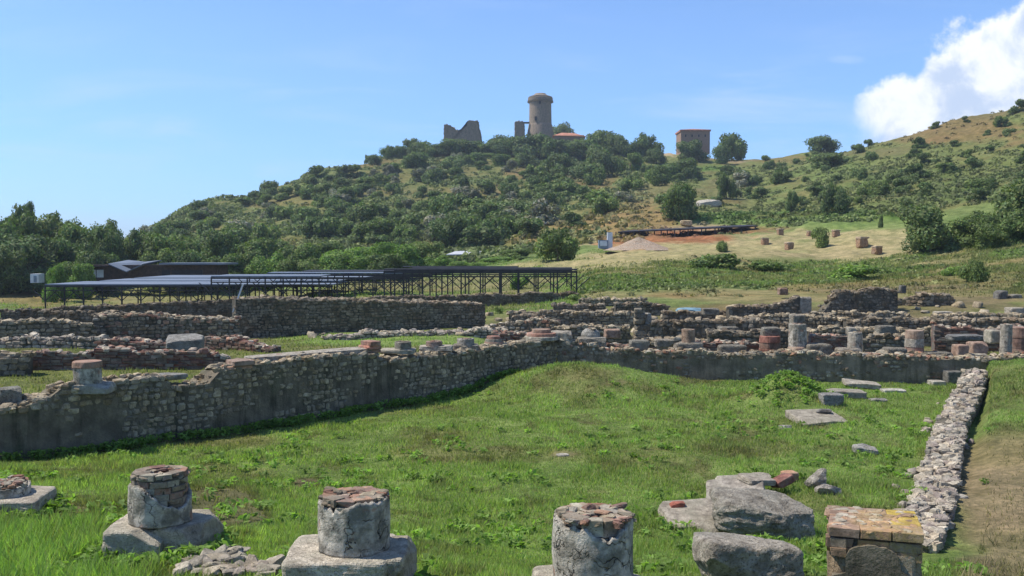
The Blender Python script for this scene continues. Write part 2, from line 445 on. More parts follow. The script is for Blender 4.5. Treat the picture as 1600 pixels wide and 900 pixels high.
def m_veined(name, base, dark, brick=(.30, .13, .07)):
    """old lime render on the columns, cracked and stained"""
    m, g = new_mat(name); p = pos(g)
    w = g.node('ShaderNodeVectorMath', {0: p, 1: g.node('ShaderNodeTexNoise', {'Vector': p, 'Scale': 4.0, 'Detail': 4}).outputs['Color']}, operation='ADD').outputs[0]
    vo = g.node('ShaderNodeTexVoronoi', {'Vector': w, 'Scale': 3.2}, feature='DISTANCE_TO_EDGE').outputs['Distance']
    n = g.noise(p, 7, 6, .65); n2 = g.noise(p, 50, 5, .7); n4 = g.noise(p, 16, 5, .7)
    c = g.mix(g.ramp(n, .38, .66), dark, base)
    c = g.mix(g.ramp(n4, .52, .7, 0, .75), c, (.09, .085, .07))
    c = g.mix(g.ramp(n2, .55, .75, 0, .6), c, (.52, .48, .40))
    crack = g.m('MULTIPLY', g.ramp(vo, .03, .0), g.ramp(g.noise(p, 6, 4), .42, .58))
    c = g.mix(g.m('MULTIPLY', crack, .85), c, (.035, .032, .028))
    c = g.mix(g.m('MULTIPLY', g.ramp(g.noise(p, 5, 4), .62, .7), .6), c, brick)
    h = g.m('SUBTRACT', g.m('ADD', g.m('MULTIPLY', n2, .5), n4), g.m('MULTIPLY', crack, 1.3))
    finish(g, c, .93, h, .02, 1)
    return m


def m_flat(name, col, rough=.8, var=.25, scale=6, metal=0, bump=.004):
    m, g = new_mat(name); p = pos(g)
    n = g.noise(p, scale, 5, .6)
    c = g.mix(g.ramp(n, .3, .7), tuple(v * (1 - var) for v in col), tuple(min(1, v * (1 + var)) for v in col))
    finish(g, c, rough, n, bump, 1)
    return m


def m_leaf(name, a, b, trans=.25):
    m, g = new_mat(name)
    oi = g.node('ShaderNodeObjectInfo').outputs['Random']
    t = tint_of(g)
    c = g.mix(oi, a, b)
    c = g.mix(1.0, c, t, 'MULTIPLY')
    finish(g, c, .65, spec=.25, translucent=trans)
    return m


def m_tint(name, rough=.8, trans=0.0, mul=(1, 1, 1)):
    m, g = new_mat(name); c = tint_of(g)
    finish(g, c, rough, spec=.2, translucent=trans)
    return m


def m_ground():
    m, g = new_mat('ground'); p = pos(g); c = tint_of(g)
    n = g.noise(p, .9, 8, .65); n2 = g.noise(p, 9, 6, .7); n3 = g.noise(p, .13, 5, .6)
    c = g.mix(g.ramp(n, .32, .7), g.mix(1.0, c, (.66, .70, .62), 'MULTIPLY'), g.mix(1.0, c, (1.3, 1.24, 1.22), 'MULTIPLY'))
    c = g.mix(g.ramp(n2, .35, .7), g.mix(1.0, c, (.68, .72, .62), 'MULTIPLY'), g.mix(1.0, c, (1.25, 1.22, 1.1), 'MULTIPLY'))
    c = g.mix(g.ramp(n3, .35, .65, 0, .5), c, g.mix(1.0, c, (.8, .92, .75), 'MULTIPLY'))
    finish(g, c, .97, g.m('ADD', n2, n), .07, 1, spec=.1)
    return m


def m_brick(name, c1, c2, mortar, bw=.24, bh=.06):
    m, g = new_mat(name); p = pos(g)
    uv = g.node('ShaderNodeTexCoord').outputs['UV']
    b = g.node('ShaderNodeTexBrick', {'Vector': uv, 'Color1': c1, 'Color2': c2, 'Mortar': mortar, 'Scale': 1.0, 'Mortar Size': .008, 'Brick Width': bw, 'Row Height': bh, 'Bias': 0.0})
    n = g.noise(p, 6, 6, .65); n2 = g.noise(p, 1.6, 4)
    c = g.mix(g.ramp(n, .35, .7), g.mix(1.0, b.outputs[0], (.5, .5, .5), 'MULTIPLY'), b.outputs[0])
    c = g.mix(g.ramp(n2, .5, .62, 0, .75), c, (.15, .145, .12))
    finish(g, c, .92, g.m('ADD', n, b.outputs[1]), .02, 1)
    return m


M = dict(
    ground=m_ground(),
    stone=m_stone('field_stone'), rock=m_stone('weathered_rock', amt=.4, bump=.09, scale=.8, speck=.85),
    slab=m_stone('pale_slab', (.30, .28, .20), .5, .03, .35),
    brickbits=m_stone('brick', (.30, .28, .22), .35, .012, .25),
    lichened=m_stone('lichened_brick', (.40, .29, .07), .30, .012, .25),
    mortar=m_plaster('mortar', (.15, .13, .095), (.085, .075, .055)),
    render_l=m_plaster('old_render', (.23, .19, .13), (.12, .10, .07), .8),
    render_f=m_plaster('grey_render', (.30, .24, .165), (.17, .138, .095), .65),
    veined=m_veined('cracked_plaster', (.56, .50, .40), (.19, .17, .13)),
    plinth=m_stone('plinth_stone', (.40, .37, .27), .55, .05, .7),
    brickwall=m_brick('brickwork', (.27, .10, .065), (.20, .09, .06), (.20, .17, .14)),
    tower=m_plaster('tower_masonry', (.33, .25, .18), (.20, .155, .115), .5),
    tuff=m_plaster('house_wall', (.33, .22, .15), (.25, .16, .11), .3),
    terracotta=m_flat('terracotta', (.42, .19, .12), .9, .35, 1.5),
    sheet=m_flat('roof_sheet', (.15, .175, .21), .6, .12, .5),
    sheet2=m_flat('pale_roof_sheet', (.50, .50, .50), .5, .12, .5),
    steel=m_flat('dark_steel', (.045, .04, .038), .6, .3, 3),
    timber=m_flat('dark_timber', (.065, .045, .036), .85, .35, 3),
    concrete=m_veined('pale_render', (.42, .37, .29), (.26, .225, .17)),
    pale=m_flat('pale_panel', (.62, .63, .62), .7, .1, 2),
    blue=m_flat('blue_panel', (.20, .25, .30), .6, .2, 2),
    tarp=m_flat('tarpaulin', (.16, .26, .30), .6, .25, 2),
    glass=m_flat('dark_opening', (.02, .02, .022), .4, .3, 2),
    bark=m_flat('bark', (.11, .085, .06), .95, .35, 4, bump=.05),
    leaf_dark=m_leaf('leaves_dark', (.095, .140, .045), (.135, .180, .062)),
    leaf_mid=m_leaf('leaves_mid', (.105, .155, .042), (.15, .20, .058)),
    leaf_bright=m_leaf('leaves_bright', (.13, .22, .04), (.18, .27, .065), .3),
    leaf_grey=m_leaf('leaves_grey', (.17, .18, .115), (.25, .25, .18)),
    leaf_brown=m_leaf('leaves_brown', (.16, .13, .07), (.22, .175, .10)),
    grass=m_tint('grass_blades', .7, .5),
    scrub=m_tint('scrub', .8, .2),
)

GREYS = np.array([(.30, .29, .27), (.40, .385, .35), (.22, .215, .20), (.34, .32, .28), (.26, .25, .24), (.46, .44, .40), (.30, .27, .22)])
PALE = np.array([(.42, .40, .36), (.50, .48, .44), (.34, .33, .31), (.46, .42, .36), (.38, .35, .33), (.30, .27, .27)])
DARK = np.array([(.16, .15, .13), (.22, .21, .19), (.13, .125, .11), (.27, .26, .24), (.19, .17, .15)])
REDS = np.array([(.32, .14, .09), (.38, .19, .12), (.25, .12, .09), (.30, .19, .14), (.36, .27, .20)])
MIXD = np.vstack([GREYS, PALE[:3], REDS[:2]])


GREYS = GREYS * np.array([.90, .78, .60]); PALE = PALE * np.array([.84, .78, .69]); DARK = DARK * np.array([1.0, .84, .65]); REDS = REDS * np.array([.82, 1.0, 1.05])
MIXD = np.vstack([GREYS, PALE[:2], REDS[:2], DARK])


def pick(pal, n, v=.12): return pal[R.integers(0, len(pal), n)] * R.uniform(1 - v, 1 + v, (n, 1))


# ------------------------------------------------------------ ground sheet
C_LAWN = np.array((.175, .225, .075)); C_DRY = np.array((.20, .165, .085)); C_DIRT = np.array((.26, .195, .13))
C_STRAW = np.array((.36, .29, .17)); C_HILL = np.array((.155, .172, .066)); C_BROWN = np.array((.20, .135, .065))
C_FIELD = np.array((.155, .195, .07)); C_TERR = np.array((.16, .165, .065)); C_RED = np.array((.30, .12, .065)); C_BRIGHT = np.array((.085, .16, .03))
C_PINK = np.array((.42, .31, .23))
# patches of different ground cover: (photo column, row, half width, half height, colour, strength)
PATCH = [
    (1560, 760, 75, 60, C_DIRT, .95), (1590, 860, 100, 60, C_DIRT, .9), (1530, 890, 50, 30, C_DIRT, .7), (1570, 700, 50, 25, C_DRY, .7),
    (60, 660, 10, 3, C_DRY, 0), (80, 600, 110, 24, C_TERR * 1.1, .7), (60, 545, 120, 18, C_TERR, .6),
    (350, 800, 75, 38, C_DIRT * .6, .75), (60, 800, 90, 24, C_DIRT * .65, .75), (130, 690, 60, 14, C_DRY * .7, .4), (480, 755, 24, 9, C_DIRT * .5, .9),
    (330, 690, 120, 12, C_DRY, .6), (640, 640, 60, 8, C_DRY, .5), (700, 700, 100, 30, C_DRY, .25), (1190, 700, 90, 16, C_DRY, .5), (1050, 720, 60, 30, C_DRY, .35),
    (930, 583, 70, 14, C_DRY, .6), (960, 598, 30, 6, C_DIRT * .7, .8), (1090, 594, 40, 6, C_DRY, .8), (880, 710, 20, 5, C_DIRT, .7),
    (900, 650, 500, 60, C_LAWN, .2),
    (1130, 388, 300, 32, C_STRAW, .97), (940, 405, 90, 18, C_STRAW, .9), (1340, 375, 120, 28, C_STRAW, .97), (1250, 400, 150, 12, C_STRAW * .9, .8),
    (1060, 372, 130, 9, C_RED, .95), (980, 385, 60, 8, C_RED * 1.2, .6), (1110, 362, 90, 8, C_RED, .9), (1080, 352, 90, 7, C_PINK * .9, .9), (1180, 358, 60, 6, C_BROWN, .8),
    (1180, 415, 130, 14, C_FIELD * .8, .75), (1000, 440, 120, 20, C_FIELD, .7), (1300, 425, 90, 16, C_LAWN, .6),
    (1200, 463, 420, 11, C_DRY * 1.3, .9), (1290, 452, 90, 8, C_BROWN * 1.2, .7), (1050, 462, 60, 6, C_BROWN * 1.2, .7), (1450, 445, 120, 12, C_BROWN, .55), (1540, 420, 80, 20, C_DRY, .5), (1560, 460, 80, 12, C_DRY, .6),
    (1200, 342, 260, 9, C_BRIGHT, .85), (1330, 350, 120, 8, C_LAWN, .8), (1560, 385, 100, 8, C_FIELD, .7),
    (985, 335, 75, 20, C_BROWN * 1.3, .97), (930, 357, 60, 10, C_BROWN * 1.4, .95), (1020, 300, 60, 18, C_DRY, .75), (930, 285, 55, 14, C_BROWN, .8), (850, 272, 60, 10, C_BROWN * 1.2, .85),
    (1040, 235, 24, 12, C_PINK * 1.1, .9), (1130, 250, 50, 8, C_PINK * .8, .8), (1110, 262, 40, 8, C_BRIGHT, .7), (1165, 245, 30, 5, C_BRIGHT * 1.2, .7),
    (880, 268, 40, 5, C_RED, .8), (740, 300, 60, 12, C_BROWN, .6), (560, 255, 60, 8, C_BROWN, .7), (640, 300, 50, 16, C_DRY * .8, .5), (450, 310, 60, 14, C_BROWN, .5),
    (1520, 200, 110, 22, C_BROWN * 1.05, .85), (1430, 210, 50, 14, C_BROWN, .7), (1560, 175, 80, 9, C_DRY * .8, .7), (1230, 250, 60, 10, C_BROWN, .6), (1150, 300, 60, 24, C_DRY * .8, .6),
    (1300, 270, 90, 22, C_FIELD * .9, .7), (1450, 290, 110, 34, C_FIELD * .75, .7), (1380, 240, 80, 10, C_DRY * .8, .6),
    (1200, 300, 60, 20, C_FIELD, .6), (830, 375, 40, 14, C_BROWN * 1.2, .7), (860, 395, 60, 12, C_FIELD, .7),
    (250, 465, 260, 16, C_STRAW * .75, .6), (60, 470, 70, 18, C_BROWN * 1.2, .7), (700, 445, 160, 14, C_STRAW * .6, .6), (900, 503, 110, 8, C_DRY * 1.2, .9), (600, 468, 200, 5, C_STRAW * .8, .8),
    (1300, 510, 320, 46, C_DIRT * .75, .85), (840, 520, 80, 26, C_DIRT * .8, .75), (200, 530, 180, 12, C_DIRT * .8, .6), (620, 533, 150, 14, C_LAWN * 1.2, .8), (200, 505, 200, 14, C_DIRT * .6, .6),
    (1560, 600, 60, 30, C_TERR, .6),
]


def cover(x, y):
    """ground-cover colour (n*3) at world positions"""
    z = ground(x, y)
    px, py = project(x, np.maximum(y, .5), z)
    D = y
    c = np.repeat(C_LAWN[None], len(x), 0)
    def blend(c, col, w): return c * (1 - w[:, None]) + col * w[:, None]
    yb = np.where(x < 1.15, interp(LW, x), interp(FW, x))
    out = np.clip((y - yb - .2) / .2, 0, 1)
    c = blend(c, C_TERR, out)
    c = blend(c, C_FIELD, sm((D - 40) / 12))
    c = blend(c, C_HILL, sm((D - 110) / 40))
    nz = fbm(x / 2.5, y / 2.5, seed=31) - .5; nf = fbm(x / 14, y / 14, seed=33) - .5
    nn = np.where(D > 45, nf * 1.6 + nz * .8, nz * 1.2)
    for (cx, cy, rx, ry, col, s) in PATCH:
        d = np.sqrt(((px - cx) / rx) ** 2 + ((py - cy) / ry) ** 2) + nn * 1.1
        m_ = (y > .6) & (d < 1.6)
        if m_.any():
            w = np.where(m_, s * sm((1.22 - d) / .5), 0); c = blend(c, col, w)
    k = fbm(x / 6, y / 2.5, seed=57); w = sm((k - .50) / .12) * .5 * (D > 44) * (D < 100) * (c[:, 0] < .26); c = blend(c, C_DRY * 1.2, w)
    k = fbm(x / 5, y / 2, seed=58); w = sm((k - .58) / .10) * .45 * (D > 44) * (D < 100) * (c[:, 0] < .3); c = blend(c, C_BROWN * 1.1, w)
    # dry / worn speckle in the lawn
    k = fbm(x / 1.5, y / 1.5, seed=51); w = sm((k - .55) / .12) * .42 * (D < 26); c = blend(c, C_DRY * .85, w)
    k = fbm(x / .35, y / .35, o=3, seed=52); w = sm((k - .60) / .10) * .5 * (D < 26); c = blend(c, C_DRY * .6, w)
    k = fbm(x / 8, y / 8, seed=53); w = sm((k - .5) / .25) * .45 * (D > 120); c = blend(c, C_BROWN, w)
    return c


def build_ground():
    fine = np.radians(np.linspace(-35, 35, 620)); side = np.radians(np.linspace(35, 325, 90))[1:-1]
    th = np.concatenate([fine, side]); r = np.exp(np.linspace(math.log(.4), math.log(600), 860)); r = np.concatenate([r, np.exp(np.linspace(math.log(640), math.log(4500), 16))])
    nt, nr = len(th), len(r)
    TH, RR = np.meshgrid(th, r)
    x = (RR * np.sin(TH)).ravel(); y = (RR * np.cos(TH)).ravel()
    z = ground(x, y)
    i = np.arange(nr - 1)[:, None] * nt; j = np.arange(nt)[None]; j2 = (j + 1) % nt
    Q = np.stack([i + j, i + nt + j, i + nt + j2, i + j2], -1).reshape(-1, 4)[:, ::-1]
    V = np.stack([x, y, z], 1)
    V = np.vstack([V, [[0, 0, float(ground(0., .1))]]])
    T = np.vstack([cover(x, y), [C_LAWN]])
    o = mesh('ground', V, Q, M['ground'], tint=T, smooth=True)
    props(o, kind='structure')


build_ground()


# ------------------------------------------------------------ walls
def wall(name, label, cat, pts, th, pal, sw=.13, sh=.09, core='mortar', mask=None, cap=1.0, group=None, both=False,
         temps=TS, ragged=.06, proud=.02, brick=False, zb_drop=.25, split=True, ends=True):
    """masonry wall: closed core along the line pts [(x, y, ztop)] (camera side), bedded stones on its face and top.
       pts run left to right; thickness goes away from the camera."""
    pts = np.array(pts, float); seg = np.diff(pts[:, :2], axis=0); L = np.hypot(seg[:, 0], seg[:, 1]); cum = np.concatenate([[0], np.cumsum(L)]); tot = cum[-1]
    def at(s):
        s = np.asarray(s, float); return np.interp(s, cum, pts[:, 0]), np.interp(s, cum, pts[:, 1])
    def dirs(s):
        k = np.clip(np.searchsorted(cum, s, 'right') - 1, 0, len(seg) - 1); return seg[k, 0] / L[k], seg[k, 1] / L[k]
    sd_ = rnd.randrange(1000)
    def top(s):
        b = np.interp(s, cum, pts[:, 2]); return b + (vnoise(s / .45, 0, seed=sd_) - .5) * ragged * 2 + (vnoise(np.floor(s / .9), 0, seed=sd_ + 1) - .5) * ragged
    n = max(4, int(tot / .2)); s = np.linspace(0, tot, n)
    x, y = at(s); dx, dy = dirs(s); nx, ny = -dy, dx
    bx, by = x + nx * th, y + ny * th
    zb = np.minimum(ground(x, y), ground(bx, by)) - zb_drop
    zt = np.maximum(top(s), zb + .1)
    V = np.concatenate([np.stack([x, y, zb], 1), np.stack([x, y, zt], 1), np.stack([bx, by, zt - .01], 1), np.stack([bx, by, zb], 1)])
    a = np.arange(n - 1)
    Q = np.concatenate([np.stack([a + k * n, a + 1 + k * n, a + 1 + ((k + 1) % 4) * n, a + ((k + 1) % 4) * n], 1) for k in range(4)])
    Q = np.vstack([Q, [[0, n, 2 * n, 3 * n]], [[n - 1, 4 * n - 1, 3 * n - 1, 2 * n - 1]]])
    uv = np.concatenate([np.stack([s, zb], 1), np.stack([s, zt], 1), np.stack([s, zt + th], 1), np.stack([s, zb - th], 1)])
    org = (float(x[n // 2]), float(y[n // 2]), float(zb[n // 2]))
    root = thing(name, label, cat, org, group=group)
    mesh('core', V - np.array(org), Q, M[core], root, uv=uv)
    B = Batch()
    C = []; H = []; A = []
    def face(off, flip):
        zmin, zmax = float(zb.min()) + zb_drop * .6, float(zt.max())
        zz = zmin
        while zz < zmax:
            h = sh * rnd.uniform(.7, 1.25) if not brick else sh
            m_ = int(tot / sw * 1.15) + 1
            w = R.uniform(.6, 1.45, m_) * sw if not brick else np.full(m_, sw)
            ss = np.cumsum(w) - w / 2 + (rnd.uniform(-sw, 0)); k = (ss < tot) & (ss > 0); w = w[k]; ss = ss[k]
            X_, Y_ = at(ss); dx_, dy_ = dirs(ss)
            ok = (zz + h * .5 < top(ss) + .02) & (zz > ground(X_, Y_) - .15)
            if mask is not None: ok &= mask(ss, zz + h / 2 - 0 * ss)
            ox, oy = -dy_ * off, dx_ * off
            C.append(np.stack([X_ + ox, Y_ + oy, np.full_like(ss, zz + h / 2)], 1)[ok] + R.normal(0, 1, (ok.sum(), 3)) * np.array([.008, .008, sh * .10]))
            H.append(np.stack([w * (.47 if brick else .50) * R.uniform(.85, 1.08, len(w)), np.full_like(w, .05), h * (.44 if brick else .52) * R.uniform(.75, 1.1, len(w))], 1)[ok]
                     * np.array([1, 1, 1]))
            A.append(np.arctan2(dy_, dx_)[ok]); zz += h
    face(.05 - proud, 0)
    if both: face(th - .05 + proud, 1)
    C = np.vstack(C) if C else np.zeros((0, 3)); H = np.vstack(H) if len(H) else C; A = np.concatenate(A) if A else np.zeros(0)
    if len(C): stones(B, C - np.array(org), H, A, pick(pal, len(C)), temps, .05 if not brick else .01)
    if brick: sw = .12
    if cap:
        m_ = int(tot * th / (sw * sw) * 1.3 * cap) + 2
        ss = R.uniform(0, tot, m_); q = R.uniform(.02, .98, m_) * th; X_, Y_ = at(ss); dx_, dy_ = dirs(ss)
        C = np.stack([X_ - dy_ * q, Y_ + dx_ * q, top(ss) + R.uniform(-.03, .035, m_)], 1)
        hw = R.uniform(.35, .85, m_) * sw
        H = np.stack([hw, hw * R.uniform(.6, 1, m_), hw * R.uniform(.3, .6, m_)], 1)
        cp = Batch(); stones(cp, C - np.array(org), H, R.uniform(0, 6.28, m_), pick(pal if not brick else np.vstack([pal * 1.2, PALE[:3]]), m_) * 1.18, TS, .22)
        cp.obj('coping_rubble', M['stone' if not brick else 'brickbits'], root)
    if B.n: B.obj('facing_stones' if not brick else 'facing_bricks', M['brickbits' if brick else 'stone'], root)
    return root


def pw(px, D, py): return (X(px, D), D, Z(py, D))


# long wall along the left side of the lawn
def lw_mask(s, z):
    a = fbm(s / .9, z / .45, o=3, seed=71); t = s - 8.56
    k = (a > .50) | ((t > 1.9) & (t < 2.7)) | (t > 8.2) | (z > .80 + .1 * np.sin(s * 2))
    k &= ~((t > 5.6) & (t < 7.4) & (z < .62) & (a < .54))
    k &= ~((t < 1.8) & (z < .72) & (fbm(s / .35, z / .3, o=3, seed=77) < .60))
    return k


tops = [(-14, 8.4, .9)] + [pw(*q) for q in ((0, 14.3, 641), (30, 14.45, 637), (85, 14.9, 622), (100, 15.0, 607), (165, 15.5, 602), (190, 15.6, 594), (268, 16.2, 589),
        (276, 16.3, 604), (335, 16.8, 597), (350, 17.0, 576), (400, 17.5, 569), (560, 19.4, 551), (590, 19.8, 553), (600, 20., 560), (700, 21.6, 550), (790, 22.8, 540), (868, 23.9, 532))]
# keep the line on the plan of the wall
tops = [(x_, float(interp(LW, x_)), z_) for x_, y_, z_ in tops]
wall('ruined_wall', 'long dark rubble and plaster wall bordering the left side of the lawn', 'wall', tops, .55, GREYS * 1.05, .13, .105, 'render_l', lw_mask, 1.1, ragged=.02, temps=TS)
# far wall of the courtyard: grey rendered face with rubble crest
fm = lambda s, z: (fbm(s / .4, z / .25, o=3, seed=78) > .64) | (z > .50 + .10 * fbm(s / .8, 0, seed=4) + .12 * np.clip((s - 5) / 5, -.5, .4))
wall('ruined_wall', 'low grey rendered wall with a pale rubble crest closing the far end of the lawn', 'wall',
     [(1.15, 24, .98), (1.9, 23.97, .9), (2.4, 23.95, .72), (5, 23.8, .70), (7.5, 23.65, .66), (11.2, 23.4, .62), (14, 23.3, .7)], .6, MIXD, .13, .09, 'render_f', fm, 1.2, ragged=.05)
# low rubble wall on the right: broad strip of loose pale stones
rw = [(RW[0][0] - .27, RW[0][1]), (4.2, 10.0), (10.0, 21.5), (11.0, 23.3)]
tp = [(x_, y_, float(ground(x_ + .25, y_)) + hh) for (x_, y_), hh in zip([(4.05, 9.9), (5.0, 11.6), (6.3, 14.2), (7.8, 17.2), (9.45, 20.0), (10.5, 21.9)], (.03, .08, .15, .20, .30, .50))]
# runs away from the camera; its far side is to the left
tp = [(x_ + .36, y_, z_) for x_, y_, z_ in tp]
wall('rubble_wall', 'low strip of loose pale stones running up the right side of the lawn', 'wall', tp, .44, PALE, .12, .07, 'mortar', None, 1.9, temps=TS, ragged=.06, both=True, proud=.04)

# ruins behind, right of centre (px0, D0, row0, px1, D1, row1, thickness, palette, core, label)
RUINS = [
    (905, 26, 541, 1005, 26, 540, .4, REDS, 'brickwall', 'low red brick wall remnant just behind the half round column drum'),
    (1010, 26.5, 530, 1110, 26.5, 532, .45, MIXD, 'mortar', 'low mixed rubble wall right of the stacked stone pillar'),
    (1090, 25.6, 537, 1200, 25.6, 534, .4, REDS, 'brickwall', 'low red brick wall between two grey blocks behind the far wall'),
    (1110, 28, 521, 1240, 28, 519, .5, DARK, 'mortar', 'dark rubble wall behind the broken brick drum'),
    (1268, 26.5, 527, 1330, 26.4, 528, .4, REDS, 'brickwall', 'short brick wall between the white column and the pale stub'),
    (1350, 26.5, 528, 1420, 26.4, 526, .4, MIXD, 'mortar', 'short rubble wall between the pale stub and the banded drum'),
    (1462, 27.5, 511, 1600, 27, 513, .5, REDS * .8, 'brickwall', 'broad low red brick wall behind the tall pale column at the right'),
    (1265, 29.5, 515, 1455, 29.2, 514, .5, GREYS, 'mortar', 'long grey rubble wall behind the white column and stubs'),
    (1010, 31.5, 503, 1245, 31, 504, .5, DARK, 'mortar', 'long low dark rubble wall running left from the white column'),
    (870, 29.0, 513, 985, 29, 511, .5, GREYS, 'mortar', 'grey rubble wall behind the domed drum left of the pillar'),
    (1140, 35.5, 494, 1330, 35, 497, .6, GREYS, 'mortar', 'grey stone wall in front of the sloping topped wall'),
    (1325, 34, 500, 1610, 33.5, 500, .6, DARK, 'mortar', 'long dark stone wall crossing below the two dark wall stumps'),
    (1270, 38.5, 489, 1425, 38.5, 491, .5, GREYS, 'mortar', 'pale topped low wall at the foot of the large dark wall stump'),
    (1460, 37.5, 494, 1610, 37, 492, .5, GREYS, 'mortar', 'low grey stone wall near the right edge beside scattered blocks'),
    (1038, 40, 488, 1150, 40, 488, .5, DARK, 'mortar', 'dark stone kerb wall beside the blue tarpaulin'),
    (795, 37, 489, 990, 37, 488, .5, GREYS, 'mortar', 'straight low wall of squared grey blocks left of the pillar'),
    (865, 42, 476, 945, 42, 477, .5, DARK, 'mortar', 'dark low wall behind the squared block wall'),
    (962, 42.5, 474, 1045, 42.5, 477, .6, DARK, 'mortar', 'dark block wall left of the blue tarpaulin'),
    (905, 46, 469, 1010, 46, 466, .5, GREYS, 'mortar', 'low grey wall at the edge of the tall grass below the slope'),
    (760, 32, 509, 870, 31.5, 501, .6, MIXD, 'mortar', 'mixed rubble wall just right of the big stone wall'),
    (770, 26.8, 523, 868, 26.6, 520, .5, MIXD, 'brickwall', 'pink and grey rubble wall behind the courtyard corner'),
    (800, 35, 496, 860, 35, 494, .4, DARK, 'mortar', 'short dark wall near the end of the big stone wall'),
    # left of centre
    (368, 33.5, 466, 758, 36.5, 476, 1.6, DARK * 1.15, 'mortar', 'tall long dark cobble wall with a flat path along its top'),
    (505, 29.5, 526, 790, 30.5, 515, .6, PALE, 'mortar', 'low pale rubble wall in front of the tall cobble wall'),
    (-60, 27.5, 507, 145, 29, 503, .6, GREYS, 'mortar', 'uneven low rubble wall at the left edge behind the grass'),
    (145, 30, 494, 372, 31, 499, 1.2, MIXD, 'mortar', 'sloping topped heap-like rubble wall left of the tall cobble wall'),
    (-60, 24.5, 529, 170, 24, 534, .4, PALE, 'mortar', 'thin low stone kerb wall crossing the left grass'),
    (150, 23, 536, 262, 22.6, 540, .5, REDS, 'brickwall', 'low crumbling pink brick wall left of the tilted block'),
    (48, 19.6, 550, 142, 19.7, 552, .3, REDS * .7, 'brickwall', 'low stepped dark brick wall end behind the round stub'),
    (145, 19.7, 546, 350, 19.9, 553, .35, REDS * .7, 'brickwall', 'long low dark red brick wall behind the left wall'),
    (-60, 18.6, 559, 42, 18.9, 553, .4, GREYS, 'mortar', 'rounded low rubble wall at the left edge of the grass'),
    (312, 24.6, 529, 420, 23.4, 540, .4, REDS * .9, 'brickwall', 'low brick wall right of the tilted grey block'),
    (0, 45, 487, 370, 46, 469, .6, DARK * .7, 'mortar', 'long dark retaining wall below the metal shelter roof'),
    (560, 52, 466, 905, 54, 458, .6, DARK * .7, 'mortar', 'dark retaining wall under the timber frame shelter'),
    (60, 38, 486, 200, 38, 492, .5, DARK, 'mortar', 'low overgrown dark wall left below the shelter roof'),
]
BRK = np.array([(.21, .115, .08), (.18, .10, .075), (.24, .14, .10), (.17, .12, .09), (.22, .165, .125), (.14, .105, .085), (.26, .22, .18)])
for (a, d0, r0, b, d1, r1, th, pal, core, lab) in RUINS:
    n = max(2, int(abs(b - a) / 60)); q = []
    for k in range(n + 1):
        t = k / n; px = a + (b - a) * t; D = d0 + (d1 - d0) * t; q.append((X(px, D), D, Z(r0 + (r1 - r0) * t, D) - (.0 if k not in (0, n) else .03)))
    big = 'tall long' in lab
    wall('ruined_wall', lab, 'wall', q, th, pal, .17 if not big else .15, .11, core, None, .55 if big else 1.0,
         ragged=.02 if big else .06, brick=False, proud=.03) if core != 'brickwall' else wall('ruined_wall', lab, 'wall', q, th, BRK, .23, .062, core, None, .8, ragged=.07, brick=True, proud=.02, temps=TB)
# flat gravel walk on the tall wall
for nm, lab, q, th, pal in (
    ('ruined_wall', 'dark wall with a top that slopes up to its right end, below the grassy slope', [pw(1140, 39, 481), pw(1200, 39, 477), pw(1240, 39, 470), pw(1250, 39, 463)], .6, DARK),
    ('ruined_wall', 'large dark wall stump with a ragged left end, in the slope at the right', [pw(1288, 41, 486), pw(1302, 41, 468), pw(1312, 41, 457), pw(1345, 41, 454), pw(1385, 41, 452), pw(1403, 41, 455)], .8, DARK),
    ('ruined_wall', 'second dark wall stump, rounded and half buried, right of the large one', [pw(1385, 42.5, 484), pw(1410, 42.5, 468), pw(1440, 42, 461), pw(1485, 42, 462), pw(1494, 42, 474)], .8, DARK * 1.1)):
    wall(nm, lab, 'wall', q, th, pal, .19, .13, 'mortar', None, 1, ragged=.05, temps=TS)


# ------------------------------------------------------------ blocks, slabs, rocks
def rock(name, label, cat, c, half, rz=0, seed=0, mat='rock', col=(.3, .29, .27), n=14, rough=.16, power=.7, tilt=(0, 0), group=None, parent=None, kind=None, chips=9):
    V, Q = cube_template(n, seed + 200, 0, min(.93, power + .07))
    rr = np.random.default_rng(seed)
    for _ in range(chips):
        nr = rr.normal(size=3); nr /= np.linalg.norm(nr); d = rr.uniform(.70, 1.1) if rough > .1 else rr.uniform(1.12, 1.6)
        over = np.maximum(V @ nr - d, 0); V -= over[:, None] * nr
    V = V * (1 + (fbm(V[:, 0] * 1.3 + seed, V[:, 1] * 1.3, V[:, 2] * 1.3, 4, seed) - .5) * rough * 2.2)[:, None]
    V = V * np.array(half)
    e = (fbm(V[:, 0] * 14, V[:, 1] * 14 + seed, V[:, 2] * 14, 4, seed + 3) - .5) * min(half) * rough * .9
    nn = V / np.linalg.norm(V, axis=1)[:, None]; V = V + nn * e[:, None]
    ax, ay = tilt
    y, z = V[:, 1] * math.cos(ax) - V[:, 2] * math.sin(ax), V[:, 1] * math.sin(ax) + V[:, 2] * math.cos(ax)
    x, z = V[:, 0] * math.cos(ay) + z * math.sin(ay), -V[:, 0] * math.sin(ay) + z * math.cos(ay)
    x, y = x * math.cos(rz) - y * math.sin(rz), x * math.sin(rz) + y * math.cos(rz)
    V = np.stack([x, y, z], 1)
    if parent is not None:
        return mesh(name, V + np.array(c), Q, M[mat], parent, tint=np.array(col), smooth=False)
    base = (c[0], c[1], c[2] - half[2])
    o = mesh(name, V + np.array(c), Q, M[mat], None, base, np.array(col), smooth=False)
    return props(o, label, cat, group, kind)


